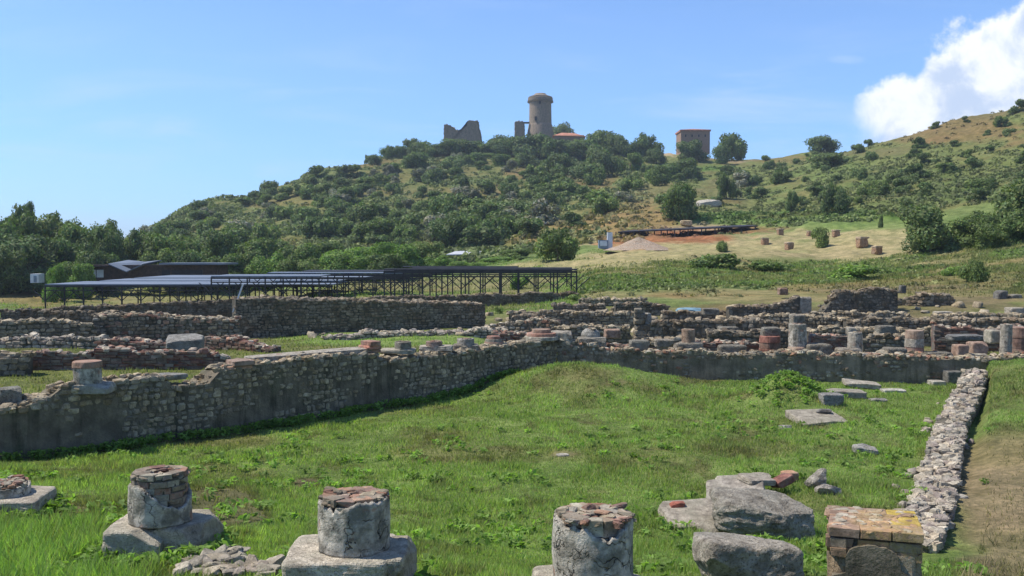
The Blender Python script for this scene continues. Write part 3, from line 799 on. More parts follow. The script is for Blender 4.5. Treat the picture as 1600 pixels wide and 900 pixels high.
# (label, name, cat, px centre, row bottom, width px, height px, depth m, D or None, kind)
def block_px(label, px, rb, w, h, D, dep=.5, rz=0., mat='rock', col=(.3, .29, .27), name='stone_block', cat='block', seed=0, rough=.08, power=.82, tilt=(0, 0), group=None, sink=.04, n=10):
    W_ = w / F * D; H_ = h / F * D; zb = Z(rb, D)
    return rock(name, label, cat, (X(px, D), D + dep / 2, zb + H_ / 2 - sink / 2), (W_ / 2, dep / 2, H_ / 2 + sink / 2), rz, seed, mat, col, n, rough, power, tilt, group)


G1, G2, G3, PK = (.29, .26, .215), (.22, .20, .165), (.36, .325, .27), (.31, .21, .16)
# heap of broken blocks beside the pier
def on(px, py, dz=0): h_ = hit(px, py); return np.array([h_[0], h_[1], h_[2] + dz])
b = on(1204, 842)
rock('boulder', 'large rough pitted grey boulder lying across the slabs at lower right', 'boulder', b + (0, .32, .20), (.55, .38, .215), -.12, 3, 'rock', (.35, .32, .27), 44, .16, .78, (.1, .03))
b = on(1165, 892)
rock('boulder', 'rounded grey boulder at the bottom edge in front of the rock heap', 'boulder', (X(1166, 7.4), 7.45, Z(849, 7.4) - .22), (.38, .30, .24), .1, 8, 'rock', (.42, .38, .32), 40, .11, .84, (-.12, .10))
rock('stone_slab', 'wide flat grey slab under the left side of the large boulder', 'slab', on(1102, 826) + (0.03, .32, .05), (.47, .36, .075), .15, 5, 'slab', (.32, .285, .235), 16, .06, .86, (.16, -.03))
rock('stone_slab', 'tilted smooth grey slab leaning behind the large boulder', 'slab', on(1152, 790) + (.05, .35, .10), (.36, .28, .05), -.25, 6, 'slab', (.30, .27, .235), 16, .06, .86, (.25, -.12))
rock('stone_slab', 'thin flat slab farthest back in the rock heap', 'slab', on(1170, 760) + (0, .2, .03), (.36, .20, .035), .1, 7, 'slab', (.34, .31, .26), 14, .06, .88, (.05, -.03))
rock('stone_slab', 'small broken slab wedged at the left front of the large boulder', 'slab', on(1118, 838) + (.05, .2, .04), (.20, .14, .06), .4, 35, 'slab', (.27, .245, .20), 12, .06, .86, (.2, -.1))
rock('stone_slab', 'jagged slab piece lying across the tilted smooth slab', 'slab', on(1192, 786) + (.02, .42, .20), (.22, .15, .04), .5, 36, 'slab', (.33, .29, .24), 12, .07, .84, (.12, .12))
rock('brick_lump', 'dark red brick lump on top of the rock heap', 'brick', on(1228, 776) + (0, .18, .16), (.14, .09, .055), .5, 9, 'brickbits', (.22, .10, .08), 8, .08, .85, (0, -.3))
rock('brick_lump', 'orange brick lump behind the dark red brick on the heap', 'brick', on(1240, 757) + (0, .2, .07), (.10, .09, .06), .2, 10, 'brickbits', (.38, .22, .14), 8, .1, .8)
rock('brick_lump', 'small red brick piece lying on the left end of the flat slab', 'brick', on(1060, 812) + (0, .10, .14), (.085, .06, .05), .1, 11, 'brickbits', (.30, .10, .07), 8, .08, .85)
rock('fallen_stone', 'upright leaning grey stone right of the rock heap', 'stone', on(1281, 765) + (0, .1, .10), (.17, .12, .10), .5, 12, 'rock', (.38, .35, .30), 12, .14, .7, (0, -.45))
rock('fallen_stone', 'flat stone in front of the leaning stone beside the heap', 'stone', on(1294, 772) + (.02, .05, .05), (.16, .11, .07), .1, 13, 'rock', (.40, .37, .33), 12, .12, .7)
rock('fallen_stone', 'small pointed pale stone behind the flat slab of the heap', 'stone', on(1195, 768) + (0, .3, .12), (.16, .1, .05), .1, 33, 'slab', (.42, .36, .30), 10, .12, .7)
# scattered in the lawn
rock('fallen_stone', 'lone two layered grey stone in the grass between heap and slabs', 'stone', on(1353, 710) + (0, .05, .05), (.18, .12, .09), .05, 14, 'rock', (.40, .38, .35), 12, .12, .76)
rock('fallen_stone', 'small pale pointed stone alone in the grass left of the long slab', 'stone', on(1227, 671) + (0, .03, .02), (.13, .10, .06), .4, 15, 'rock', (.46, .43, .38), 10, .2, .62)
rock('fallen_stone', 'tiny flat pale stone in the middle of the lawn', 'stone', on(879, 712) + (0, 0, .0), (.10, .07, .03), .2, 16, 'slab', (.44, .41, .35), 8, .1, .7)
rock('fallen_stone', 'small pale stone on dirt right of the low stone strip', 'stone', on(1500, 777) + (0, 0, .0), (.09, .07, .03), .2, 17, 'slab', (.44, .41, .35), 8, .1, .7)
rock('stone_slab', 'flat grey slab lying in the grass with a dark chip on it', 'slab', on(1286, 664) + (0, .42, .05), (.46, .44, .07), .12, 18, 'slab', (.30, .27, .22), 16, .05, .88, (.10, 0))
rock('fallen_stone', 'small dark chip lying on the flat grey slab', 'stone', on(1290, 655) + (0, .12, .14), (.14, .09, .035), -.3, 19, 'rock', (.20, .19, .18), 8, .12, .8)
rock('stone_block', 'squared grey block standing on the back corner of the flat slab', 'block', on(1302, 636) + (.03, .25, .12), (.22, .17, .12), .05, 20, 'rock', (.30, .29, .28), 12, .06, .88)
rock('stone_slab', 'thick middle slab of the three behind the squared block', 'slab', on(1327, 623) + (0, .3, .07), (.42, .27, .08), -.06, 21, 'slab', (.28, .255, .215), 12, .05, .88, (0, .04))
rock('stone_slab', 'long pale slab farthest back, its right end dropping', 'slab', on(1353, 609) + (0, .3, .09), (.40, .25, .06), -.12, 22, 'slab', (.35, .32, .27), 12, .05, .88, (.03, .10))
rock('stone_slab', 'small thin slab flat in the grass right of the long pale slab', 'slab', on(1399, 613) + (0, .15, .01), (.25, .16, .04), 0, 23, 'slab', (.44, .42, .38), 10, .06, .86)
rock('fallen_stone', 'half buried grey stone in the grass in front of the long pale slab', 'stone', on(1374, 628) + (0, .1, .02), (.19, .12, .06), .1, 24, 'rock', (.33, .32, .29), 10, .12, .74)
rock('stone_block', 'dark squared block against the far end of the low stone strip', 'block', on(1494, 601) + (0, .25, .14), (.19, .17, .17), .1, 25, 'rock', (.20, .195, .18), 12, .06, .88)
rock('stone_slab', 'flat pale stone left of the dark squared block in the corner', 'slab', on(1469, 603) + (0, .2, .04), (.17, .17, .06), 0, 26, 'slab', (.38, .36, .32), 10, .06, .86)
rock('stone_block', 'tilted grey tabletop-like block behind the left brick wall', 'block', (X(284, 21.6), 21.8, Z(536, 21.6)), (.40, .40, .13), .25, 27, 'rock', (.30, .29, .27), 12, .05, .88, (.12, -.04))
rock('stone_block', 'block end on the left wall at the left edge of the picture', 'block', (X(2, 14.6), 14.75, Z(624, 14.6)), (.17, .2, .16), .6, 28, 'rock', (.26, .25, .21), 12, .06, .88)
rock('stone_slab', 'pale cement slab forming the top of the left wall at mid length', 'slab', ((X(400, 17.7) + X(562, 19.5)) / 2, 18.9, Z(557, 18.6) + .02), (1.42, .25, .05), math.atan2(1.9, 2.0) + .02, 29, 'concrete', (.4, .38, .33), 24, .02, .93, (0, -.0))
rock('stone_slab', 'thin dark cap slab on the left wall right of the round stub', 'slab', (X(186, 15.7), 15.85, Z(600, 15.7)), (.33, .18, .035), .75, 30, 'rock', (.2, .19, .17), 10, .08, .88, (0, .1))
rock('stone_slab', 'broad grey cap slab on the left wall before its notch', 'slab', (X(240, 16.1), 16.3, Z(592, 16.1)), (.42, .22, .05), .75, 31, 'rock', (.30, .29, .27), 10, .06, .88)

# blocks and drums standing on and behind the far wall
BL = [
    ('grey block on the far wall below the domed drum', 926, 541, 45, 13, 24.1, .5, 'rock', G1, (0, 0)),
    ('grey block on the far wall under the stacked pillar', 1000, 549, 30, 17, 24.1, .4, 'rock', G2, (0, 0)),
    ('grey plinth block under the small brick drum', 1079, 553, 42, 17, 24.1, .5, 'rock', G1, (0, 0)),
    ('flat grey block between the small brick drum and the dark red drum', 1147, 553, 44, 13, 24.1, .4, 'rock', G2, (0, 0)),
    ('small pale base block under the white column', 1249, 554, 23, 11, 24.05, .4, 'slab', PK, (0, 0)),
    ('wide grey block right of the white column', 1283, 565, 38, 27, 24.0, .45, 'rock', G2, (0, 0)),
    ('grey block carrying the pale column stub', 1333, 562, 38, 17, 24.0, .45, 'rock', G1, (0, 0)),
    ('dark squared block midway between the pale stub and the banded drum', 1403, 567, 35, 23, 24.0, .45, 'rock', G2, (0, 0)),
    ('pinkish block under the banded drum', 1435, 566, 25, 16, 24.0, .4, 'brickbits', PK, (0, 0)),
    ('long grey block right of the banded drum', 1471, 567, 43, 16, 24.0, .45, 'rock', G2, (0, 0)),
    ('small pink block on a dark foot near the right end of the far wall', 1507, 557, 19, 18, 24.2, .35, 'brickbits', PK, (0, 0)),
    ('flat grey slab under the pink brick lump at the right', 1532, 560, 30, 7, 24.2, .5, 'slab', G3, (0, 0)),
    ('square pink brick lump left of the tall pale column', 1534, 553, 26, 18, 24.35, .4, 'brickbits', PK, (0, 0)),
    ('plastered corner block where the two courtyard walls meet', 877, 548, 36, 30, 24.0, .5, 'concrete', G3, (0, 0)),
    ('half buried round stone on the dark red drum', 1208, 527, 28, 15, 25.2, .4, 'rock', G2, (0, 0)),
    ('grey stone standing behind the white column', 1249, 508, 20, 16, 26.5, .4, 'rock', G1, (0, 0)),
    ('small round stone behind the pale stub', 1334, 522, 14, 10, 25.2, .3, 'rock', G3, (0, 0)),
    ('leaning pale curved stone left of the tall pale column', 1560, 535, 22, 19, 25.5, .4, 'slab', G3, (0, 0)),
    ('weathered pier block at the end of the sloping topped wall', 1259, 491, 19, 27, 39.0, .5, 'rock', G3, (0, 0)),
    ('small dark stone post on top of the large dark wall stump', 1412, 457, 9, 11, 41.2, .3, 'rock', (.14, .13, .12), (0, 0)),
    ('low stone block in the grass right of the tarpaulin', 1112, 491, 26, 9, 36, .5, 'rock', G2, (0, 0)),
    ('round stone in the brown grass left of the pier block', 1225, 460, 14, 10, 48, .5, 'rock', PK, (0, 0)),
    ('dark stone heap piece at the far right above the low wall', 1568, 468, 16, 14, 44, .5, 'rock', (.16, .15, .14), (0, 0)),
    ('grey stone at the far right beside the dark heap piece', 1590, 470, 18, 10, 44, .5, 'rock', G2, (0, 0)),
    ('long grey slab lying at the far right edge of the ruins', 1592, 491, 26, 10, 37.5, .5, 'slab', G3, (0, 0)),
    ('pale slab in the ruins left of the far right slab', 1478, 493, 26, 6, 37.8, .5, 'slab', G3, (0, 0)),
    ('slab under the first flat drum on the left wall', 620, 551, 54, 5, 20.15, .45, 'slab', G3, (0, 0)),
    ('slab under the second flat drum on the left wall', 680, 547, 52, 6, 21.2, .45, 'slab', G3, (0, 0)),
    ('block under the third flat drum on the left wall', 727, 550, 40, 11, 21.9, .45, 'rock', G1, (0, 0)),
    ('slab under the brick stack near the corner', 772, 546, 34, 7, 22.6, .45, 'slab', G1, (0, 0)),
    ('flat slab under the stacked slabs at the wall corner', 825, 540, 40, 6, 23.3, .45, 'slab', G3, (0, 0)),
    ('pinkish block in the rubble right of the wall corner', 958, 527, 24, 12, 27.5, .4, 'brickbits', PK, (0, 0)),
    ('low grey block behind the block under the stacked pillar', 1040, 541, 30, 10, 25.4, .4, 'rock', G1, (0, 0)),
    ('squared grey block in the rubble left of the small brick drum', 1140, 525, 30, 14, 28.5, .4, 'rock', G2, (0, 0)),
    ('dark grey block in front of the long grey rubble wall', 1388, 521, 28, 12, 28.5, .4, 'rock', G2, (0, 0)),
    ('flat dark slab before the broad red brick wall', 1515, 531, 50, 7, 26.5, .5, 'rock', (.2, .2, .2), (0, 0)),
]
for k, (lab, px, rb, w, h, D, dep, mt, col, tl) in enumerate(BL):
    block_px(lab, px, rb, w, h, D, dep, rnd.uniform(-.08, .08), mt, col, seed=300 + k, rough=.07)


# drums and columns -------------------------------------------------------
def ring_bricks(B, r, z, h, wid, pal, n=None, jit=.01, temps=TB, gap=.97):
    n = n or max(6, int(2 * math.pi * r / .13)); a = np.arange(n) * 2 * math.pi / n + rnd.random() * 3
    C = np.stack([np.cos(a) * (r - wid / 2), np.sin(a) * (r - wid / 2), np.full(n, z)], 1) + R.normal(0, jit * .4, (n, 3))
    H = np.tile([math.pi * r / n * gap, wid / 2, h / 2 * .95], (n, 1))
    stones(B, C, H, a + math.pi / 2, pick(pal, n, .2), temps, .015)


def lathe(prof, n=48, wob=0.0, seed=0, cap=True):
    """prof [(r, z)] bottom to top -> closed solid"""
    a = np.arange(n) * 2 * math.pi / n; V = []
    for r, z in prof:
        rr = r * (1 + wob * (fbm(np.cos(a) * 1.5 + seed, np.sin(a) * 1.5, z * 4, 3, seed) - .5) * 2)
        V.append(np.stack([rr * np.cos(a), rr * np.sin(a), np.full(n, z)], 1))
    V = np.vstack(V); Q = []
    for k in range(len(prof) - 1):
        i = np.arange(n); j = (i + 1) % n; Q.append(np.stack([k * n + i, k * n + j, (k + 1) * n + j, (k + 1) * n + i], 1))
    Q = [list(q) for q in np.vstack(Q)]
    if cap: Q.append(list(range(n))[::-1]); Q.append([(len(prof) - 1) * n + i for i in range(n)])
    return V, Q


def shell(r, th, topf, z0=0., n=96, m=26, seed=0, rag=.012):
    """render coat on a round core with a ragged upper edge topf(angle)"""
    a = np.arange(n) * 2 * math.pi / n; top = topf(a) + (vnoise(a * 9, 0, seed=seed) - .5) * rag * 3 + R.normal(0, rag * .3, n)
    V = []
    for k in range(m + 1):
        t = k / m; z = z0 + (top - z0) * t
        rr = r + (fbm(np.cos(a) * 2.2 + seed, np.sin(a) * 2.2, z * 5, 4, seed) - .5) * .035
        rr = rr - .012 * (t > .985)
        V.append(np.stack([rr * np.cos(a), rr * np.sin(a), z], 1))
    V.append(np.stack([(r - th) * np.cos(a), (r - th) * np.sin(a), top - .006], 1))
    V.append(np.stack([(r - th) * np.cos(a), (r - th) * np.sin(a), np.full(n, z0)], 1))
    V = np.vstack(V); Q = []
    for k in range(m + 3):
        i = np.arange(n); j = (i + 1) % n; k2 = (k + 1) % (m + 3)
        Q.append(np.stack([k * n + i, k * n + j, k2 * n + j, k2 * n + i], 1))
    return V, np.vstack(Q)


def column_stub(label, c, r, h, topf, group, plinth=None, pal=REDS, seed=0, prz=0, name='column_stub', shellmat='veined', rot=0):
    """c = foot of shaft on its plinth"""
    root = thing(name, label, 'column', c, 0, group)
    rc = r - .03
    V, Q = lathe([(rc - .015, -.02), (rc - .015, h - .02)], 40)
    mesh('mortar_core', V, Q, M['mortar'], root)
    B = Batch(); ch = .055; k = 0
    z = ch / 2
    while z < h + .004:
        ring_bricks(B, rc - .008, z, ch, .10, np.vstack([pal, np.array([(.24, .19, .14), (.20, .16, .12), (.27, .21, .15)])])); z += ch
    n = 60; a = R.uniform(0, 6.28, n); q = np.sqrt(R.uniform(0, .92, n)) * rc
    stones(B, np.stack([q * np.cos(a), q * np.sin(a), np.full(n, h - .012) + R.normal(0, .012, n)], 1), np.stack([R.uniform(.02, .07, n), R.uniform(.02, .045, n), R.uniform(.008, .02, n)], 1),
           a, pick(np.vstack([REDS, REDS * 1.25, PALE[:3] * .8, GREYS[:3]]), n, .2), TF, .10)
    B.obj('brick_core', M['brickbits'], root)
    V, Q = shell(r, .045, topf, seed=seed)
    mesh('plaster_coat', V, Q, M[shellmat], root, smooth=True)
    if plinth:
        for (ox, oy, hx, hy, hz, rz, cc) in plinth:
            rock('plinth', None, None, (ox, oy, -hz - .03), (hx, hy, hz + .03), rz, seed + int(ox * 50) + 60, 'plinth', cc, 18, .07, .86, parent=root)
    return root


def bell(a, c, w): d = (a - c + math.pi) % (2 * math.pi) - math.pi; return np.exp(-(d / w) ** 2)


GC = 'column stubs in the foreground row'
FRONT = -math.pi / 2
D = 8.3
column_stub('round column stub with red brick bared at its right side on a cracked plinth', (X(246, D), D, Z(826, D - .26)), .262, .42,
            lambda a: .36 - .17 * bell(a, FRONT + .75, .75) - .12 * bell(a, FRONT + 1.7, .9) - .05 * bell(a, FRONT - 1.5, .4), GC,
            [(-.15, -.02, .24, .33, .12, .06, (.47, .42, .34)), (.20, .08, .22, .32, .12, -.12, (.38, .33, .26))], seed=1)
D = 6.75
column_stub('whitish cracked column stub on a broad plinth, second from the left in front', (X(551, D), D, Z(872, D - .25)), .252, .365,
            lambda a: .362 - .05 * bell(a, FRONT - .45, .35) - .02 * bell(a, FRONT - 1.5, .4), GC,
            [(-.10, .0, .36, .36, .10, .04, (.54, .48, .39)), (.22, .03, .18, .30, .11, -.1, (.44, .39, .31))], seed=2)
D = 5.95
column_stub('pale tall column stub with crumbled brick top at the bottom centre', (X(928, D), D, Z(930, D - .25)), .25, .43,
            lambda a: .425 - .10 * bell(a, FRONT + .3, .6) - .03 * bell(a, FRONT - .9, .3), GC,
            [(0, 0, .36, .36, .10, .05, (.5, .45, .36))], seed=3)
D = 9.9
column_stub('very low flat round stub on a square plinth at the left edge', (X(0, D), D, Z(781, D - .25)), .25, .13,
            lambda a: .09 + 0 * a, GC, [(.05, 0, .38, .36, .10, .1, (.44, .39, .32))], seed=4)

# square brick pier with rendered arch-shaped remnant, right foreground
D = 6.0
pc = (X(1396, D), D + .28, Z(930, D)); root = thing('brick_pier', 'square brick pier with yellow lichen and an arched patch of plaster, right foreground', 'pier', pc)
root.rotation_euler.z = -.30
B = Batch(); hw = .275; hh = .37; z = hh - .12
rock('render_body', None, None, (0, 0, .11), (hw + .004, hw + .004, .17), 0, 77, 'plinth', (.27, .20, .13), 26, .05, .92, parent=root)
PAL_P = np.array([(.30, .19, .12), (.25, .17, .11), (.22, .15, .11), (.28, .22, .16)])
while z < hh:
    for sx, sy, rz in ((0, -1, 0), (0, 1, 0), (-1, 0, 1.5708), (1, 0, 1.5708)):
        off = rnd.uniform(-.05, .05)
        for k in (-1, 0, 1):
            q = k * .19 + off * .4
            cx, cy = (q, sy * (hw - .05)) if sx == 0 else (sx * (hw - .05), q)
            stones(B, [(cx, cy, z)], [(.0945, .05, .029)], rz, pick(PAL_P, 1), TB, .012)
    z += .06
stones(B, [(x_ * .19, y_ * .19, hh + .01) for x_ in (-1, 0, 1) for y_ in (-1, 0, 1)], [(.095, .095, .028)] * 9, R.normal(0, .01, 9), np.vstack([pick(PAL_P * 1.3, 6), [[.30, .22, .15], [.40, .29, .08], [.42, .31, .07]]]), TB, .006)
n = 70; stones(B, np.stack([R.uniform(-.26, .26, n), R.uniform(-.26, .26, n), np.full(n, hh + .03)], 1), np.stack([R.uniform(.02, .07, n), R.uniform(.02, .05, n), R.uniform(.006, .014, n)], 1), R.uniform(0, 6, n), pick(np.vstack([PAL_P * 1.3, PALE[:2]]), n, .2), TF, .08)
mesh('mortar_core', *(lambda t: (t[0] * np.array([hw - .02, hw - .02, hh / 2]) + np.array([0, 0, hh / 2 - .01]), t[1]))(cube_template(2, 1, 0, .96)), M['mortar'], root)
B.obj('brick_core', M['lichened'], root)
# plaster patch: lens-shaped plate with thickness on the front face
n = 28; a = np.linspace(0, math.pi, n); ox = np.concatenate([-.02 + np.cos(a) * .15, [-.17 - .03, .15, .24, .28]]); oz = np.concatenate([.26 + np.sin(a) * .12 + R.normal(0, .004, n), [-.05, -.05, .10, .16]])
poly = [(.275, -.05), (.275, .13), (.22, .15), (.15, .20)] + [(-.02 + math.cos(t) * .16, .27 + math.sin(t) * .10 + rnd.gauss(0, .004)) for t in np.linspace(.2, math.pi, 22)] + [(-.18, .15), (-.26, .12), (-.275, -.05)]
V = [(x_, -hw - .026, z_) for x_, z_ in poly] + [(x_, -hw + .03, z_) for x_, z_ in poly]; m_ = len(poly)
Fq = [list(range(m_))] + [list(range(m_, 2 * m_))[::-1]] + [[i, i + m_, (i + 1) % m_ + m_, (i + 1) % m_] for i in range(m_)]
mesh('plaster_patch', [(x_, y_, z_ * .85) for x_, y_, z_ in V], Fq, M['render_l'], root)

# drums on the walls (simple lathes, brick or plaster)
def drum(label, px, rb, w, h, D, mat='veined', col=None, name='column_drum', group=None, wob=.10, dome=0, taper=0, rings=None, seed=0):
    r = w / F * D / 2; hh = h / F * D
    c = (X(px, D), D + r, Z(rb, D))
    root = thing(name, label, 'column', c, 0, group)
    if rings:
        z = 0
        for (fr, mt, cc, rr) in rings:
            V, Q = lathe([(r * rr, z), (r * rr * 1.01, z + .012), (r * rr * .99, z + fr * hh - .012), (r * rr * .96, z + fr * hh)], 28, wob, seed)
            mesh('drum_course' if mt != 'brickbits' else 'brick_course', V, Q, M[mt], root, tint=np.array(cc)); z += fr * hh
        return root
    if dome: prof = [(r, 0), (r * 1.0, hh * .35), (r * .85, hh * .7), (r * .5, hh * .95), (r * .2, hh)]
    else: prof = [(r, -.02), (r, hh * .3), (r * (1 - taper / 2), hh * .6), (r * (1 - taper), hh - .015), (r * (.95 - taper), hh)]
    V, Q = lathe(prof, 32, wob, seed)
    mesh('shaft', V, Q, M[mat], root, tint=np.array(col if col is not None else (.4, .38, .34)))
    n = 7; a = R.uniform(0, 6.28, n); q = R.uniform(0, .6, n) * r
    B = Batch(); stones(B, np.stack([q * np.cos(a), q * np.sin(a), np.full(n, hh)], 1), np.tile([r * .3, r * .2, .015], (n, 1)), a, pick(REDS if mat == 'veined' else MIXD, n), TB, .05)
    B.obj('crumbled_top', M['brickbits'], root)
    return root


GW = 'drums on the left wall'; GF = 'columns behind the far wall'
root = drum('dark round brick stub with a plaster patch on its plinth, standing on the left wall', 125, 601, 42, 35, 15.0, 'veined', name='column_stub', rings=[(.72, 'veined', G1, 1.0), (.28, 'brickbits', (.30, .17, .12), 1.04)], seed=51)
rock('plinth', None, None, (.05, .02, -.08), (.33, .24, .08), .1, 52, 'plinth', (.36, .34, .3), 12, .06, .88, parent=root)
drum('first flat weathered drum from the left on the left wall', 628, 548, 26, 13, 20.15, 'rock', (.3, .27, .22), group=GW, seed=53)
drum('second flat pinkish disc from the left on the left wall', 677, 543, 26, 9, 21.2, 'rock', (.38, .28, .23), group=GW, seed=54)
drum('third flat grey disc from the left on the left wall', 727, 541, 27, 11, 21.9, 'rock', (.36, .33, .29), group=GW, seed=55)
drum('brick stack drum on the left wall left of the corner', 771, 541, 26, 15, 22.6, rings=[(.4, 'brickbits', (.34, .2, .15), 1.15), (.3, 'rock', G1, 1.), (.3, 'brickbits', (.3, .16, .12), .8)], group=GW, seed=56)
drum('wide stack of pink slabs beside the wall corner', 847, 533, 50, 17, 23.5, rings=[(.35, 'slab', G3, 1.1), (.3, 'brickbits', (.36, .2, .15), .95), (.35, 'brickbits', (.3, .2, .15), .6)], group=GW, seed=57)
drum('half round domed drum on a block right of the corner', 924, 529, 30, 15, 24.25, 'rock', (.38, .36, .33), group=GF, dome=1, seed=58)
drum('small plain brick drum on a grey plinth block', 1078, 537, 21, 22, 24.2, 'rock', (.38, .27, .2), group=GF, seed=59)
drum('thick dark red brick drum with a stone on top', 1208, 556, 33, 30, 25.0, rings=[(.33, 'brickbits', (.24, .12, .09), 1.), (.33, 'brickbits', (.2, .12, .09), .95), (.34, 'brickbits', (.28, .13, .1), .98)], group=GF, seed=60)
drum('white plastered column behind the far wall', 1251, 545, 28, 38, 24.2, 'veined', group=GF, taper=.04, seed=61)
drum('short pale column stub on a grey block', 1341, 547, 23, 27, 24.2, 'concrete', group=GF, taper=.05, seed=62)
drum('banded drum of brick and one pale ring', 1436, 552, 28, 35, 24.2, rings=[(.25, 'brickbits', (.28, .16, .12), 1.0), (.38, 'concrete', G3, 1.02), (.37, 'brickbits', (.34, .24, .18), .97)], group=GF, seed=63)
drum('tall smooth pale column near the right edge', 1578, 562, 18, 55, 24.4, 'concrete', group=GF, taper=.03, seed=64)
drum('broad dark brick column at the right edge', 1602, 560, 36, 48, 25.0, rings=[(.3, 'brickbits', (.26, .15, .12), 1.), (.35, 'brickbits', (.24, .15, .12), .98), (.35, 'brickbits', (.27, .16, .12), .99)], group=GF, seed=65)
# pillar of piled blocks
root = thing('stone_pillar', 'rough pillar of piled grey blocks behind the far wall', 'pillar', (X(1003, 27), 27.2, Z(533, 27)))
z = 0
for k, (w, h, ox) in enumerate([(.42, .16, 0), (.34, .15, -.03), (.40, .16, .04), (.30, .17, -.05), (.36, .13, 0), (.22, .15, -.08)]):
    rock('pillar_block', None, None, (ox, 0, z + h / 2), (w / 2, .2, h / 2), rnd.uniform(-.1, .1), 70 + k, 'rock', tuple(GREYS[k % 5] * .85), 6, .08, .85, parent=root); z += h
rock('pillar_block', None, None, (.2, .05, .62), (.1, .12, .16), .1, 79, 'rock', (.36, .35, .32), 6, .08, .85, parent=root)

# brick piles on the left wall
def pile(name, label, px, rb, D, items):
    c = (X(px, D), D + .2, Z(rb, D)); root = thing(name, label, 'bricks', c)
    for k, (ox, oz, hx, hz, col, mt) in enumerate(items):
        rock('brick_course' if mt == 'brickbits' else 'slab', None, None, (ox, rnd.uniform(-.03, .03), oz), (hx, .2, hz), .7 + rnd.uniform(-.05, .05), 500 + k + px, mt, col, 8, .05, .9, parent=root)
pile('brick_steps', 'stepped stack of thin orange brick courses on the left wall', 355, 590, 17.0,
     [(-.02, .02, .36, .035, (.42, .33, .26), 'slab'), (.03, .10, .28, .035, (.34, .18, .12), 'brickbits'), (.10, .17, .22, .03, (.36, .22, .15), 'brickbits'), (.16, .25, .2, .05, (.28, .2, .16), 'brickbits')])
pile('brick_heap', 'heap of red broken bricks at the end of the cement slab', 572, 552, 19.5,
     [(-.05, .03, .26, .04, (.36, .2, .14), 'brickbits'), (.04, .11, .17, .04, (.38, .18, .13), 'brickbits'), (.06, .19, .13, .05, (.3, .17, .13), 'brickbits')])

# loose rubble in front, between the first two columns
g_ = 'loose rubble between the two left foreground plinths'
cnt = 0
for k in range(85):
    px = rnd.uniform(275, 432); py = rnd.uniform(862, 905)
    if py < 862 + abs(px - 350) * .25: continue
    h_ = hit(px, py, 4)
    if h_ is None: continue
    s_ = rnd.uniform(.04, .10)
    rock('rubble_stone', 'pale flat rubble stone in the patch at the foot of the second foreground plinth', 'stone', (h_[0], h_[1], h_[2] + .03 + s_ * .1), (s_, s_ * rnd.uniform(.5, .9), s_ * rnd.uniform(.2, .4)),
         rnd.uniform(0, 3), 600 + k, 'slab', tuple(PALE[k % 5]), 6, .14, .74, (rnd.gauss(0, .28), rnd.gauss(0, .28)), g_); cnt += 1
# loose stones along and behind the walls
def loose(label, group, regions, nn, s0, s1, pal, dmin=5.):
    tem = [mesh('t', TF[i][0], TF[i][1], M['stone'], tint=np.array(pal[i % len(pal)]), data_only=True, smooth=True) for i in range(6)]
    for k in range(nn):
        a, b, c, d = rnd.choice(regions); h_ = hit(rnd.uniform(a, b), rnd.uniform(c, d), dmin)
        if h_ is None: continue
        o = bpy.data.objects.new('loose_stone', tem[k % 6]); S.collection.objects.link(o); s_ = rnd.uniform(s0, s1)
        o.location = (h_[0], h_[1], h_[2] + s_ * .15); o.scale = (s_, s_ * rnd.uniform(.6, 1), s_ * rnd.uniform(.4, .75)); o.rotation_euler = (rnd.gauss(0, .2), rnd.gauss(0, .2), rnd.uniform(0, 6))
        props(o, label, 'stone', group)
loose('small grey loose stone among the ruined walls behind the far wall', 'loose stones among the ruins', [(790, 1600, 500, 545), (900, 1600, 478, 505)], 120, .10, .28, MIXD, 24.5)
loose('small loose stone on the ground between the low walls at the left', 'loose stones behind the left wall', [(0, 360, 500, 535), (430, 760, 515, 530), (760, 880, 490, 530)], 50, .08, .22, MIXD, 20.)
loose('small stone fallen beside the low stone strip at the right', 'stones beside the rubble wall', [(1440, 1475, 630, 720), (1400, 1430, 740, 830), (1480, 1520, 640, 720), (1475, 1495, 720, 830)], 60, .03, .09, PALE, 6.)


# ------------------------------------------------------------ buildings
def box(name, c, half, mat, parent, rz=0, top_taper=0):
    V = np.array([(x_, y_, z_) for z_ in (-1, 1) for y_ in (-1, 1) for x_ in (-1, 1)], float)
    V[4:, :2] *= 1 - top_taper
    V = V * np.array(half); x_ = V[:, 0] * math.cos(rz) - V[:, 1] * math.sin(rz); y_ = V[:, 0] * math.sin(rz) + V[:, 1] * math.cos(rz)
    V = np.stack([x_, y_, V[:, 2]], 1) + np.array(c)
    Q = np.array([(0, 2, 3, 1), (4, 5, 7, 6), (0, 1, 5, 4), (2, 6, 7, 3), (0, 4, 6, 2), (1, 3, 7, 5)])
    return mesh(name, V, Q, M[mat], parent)


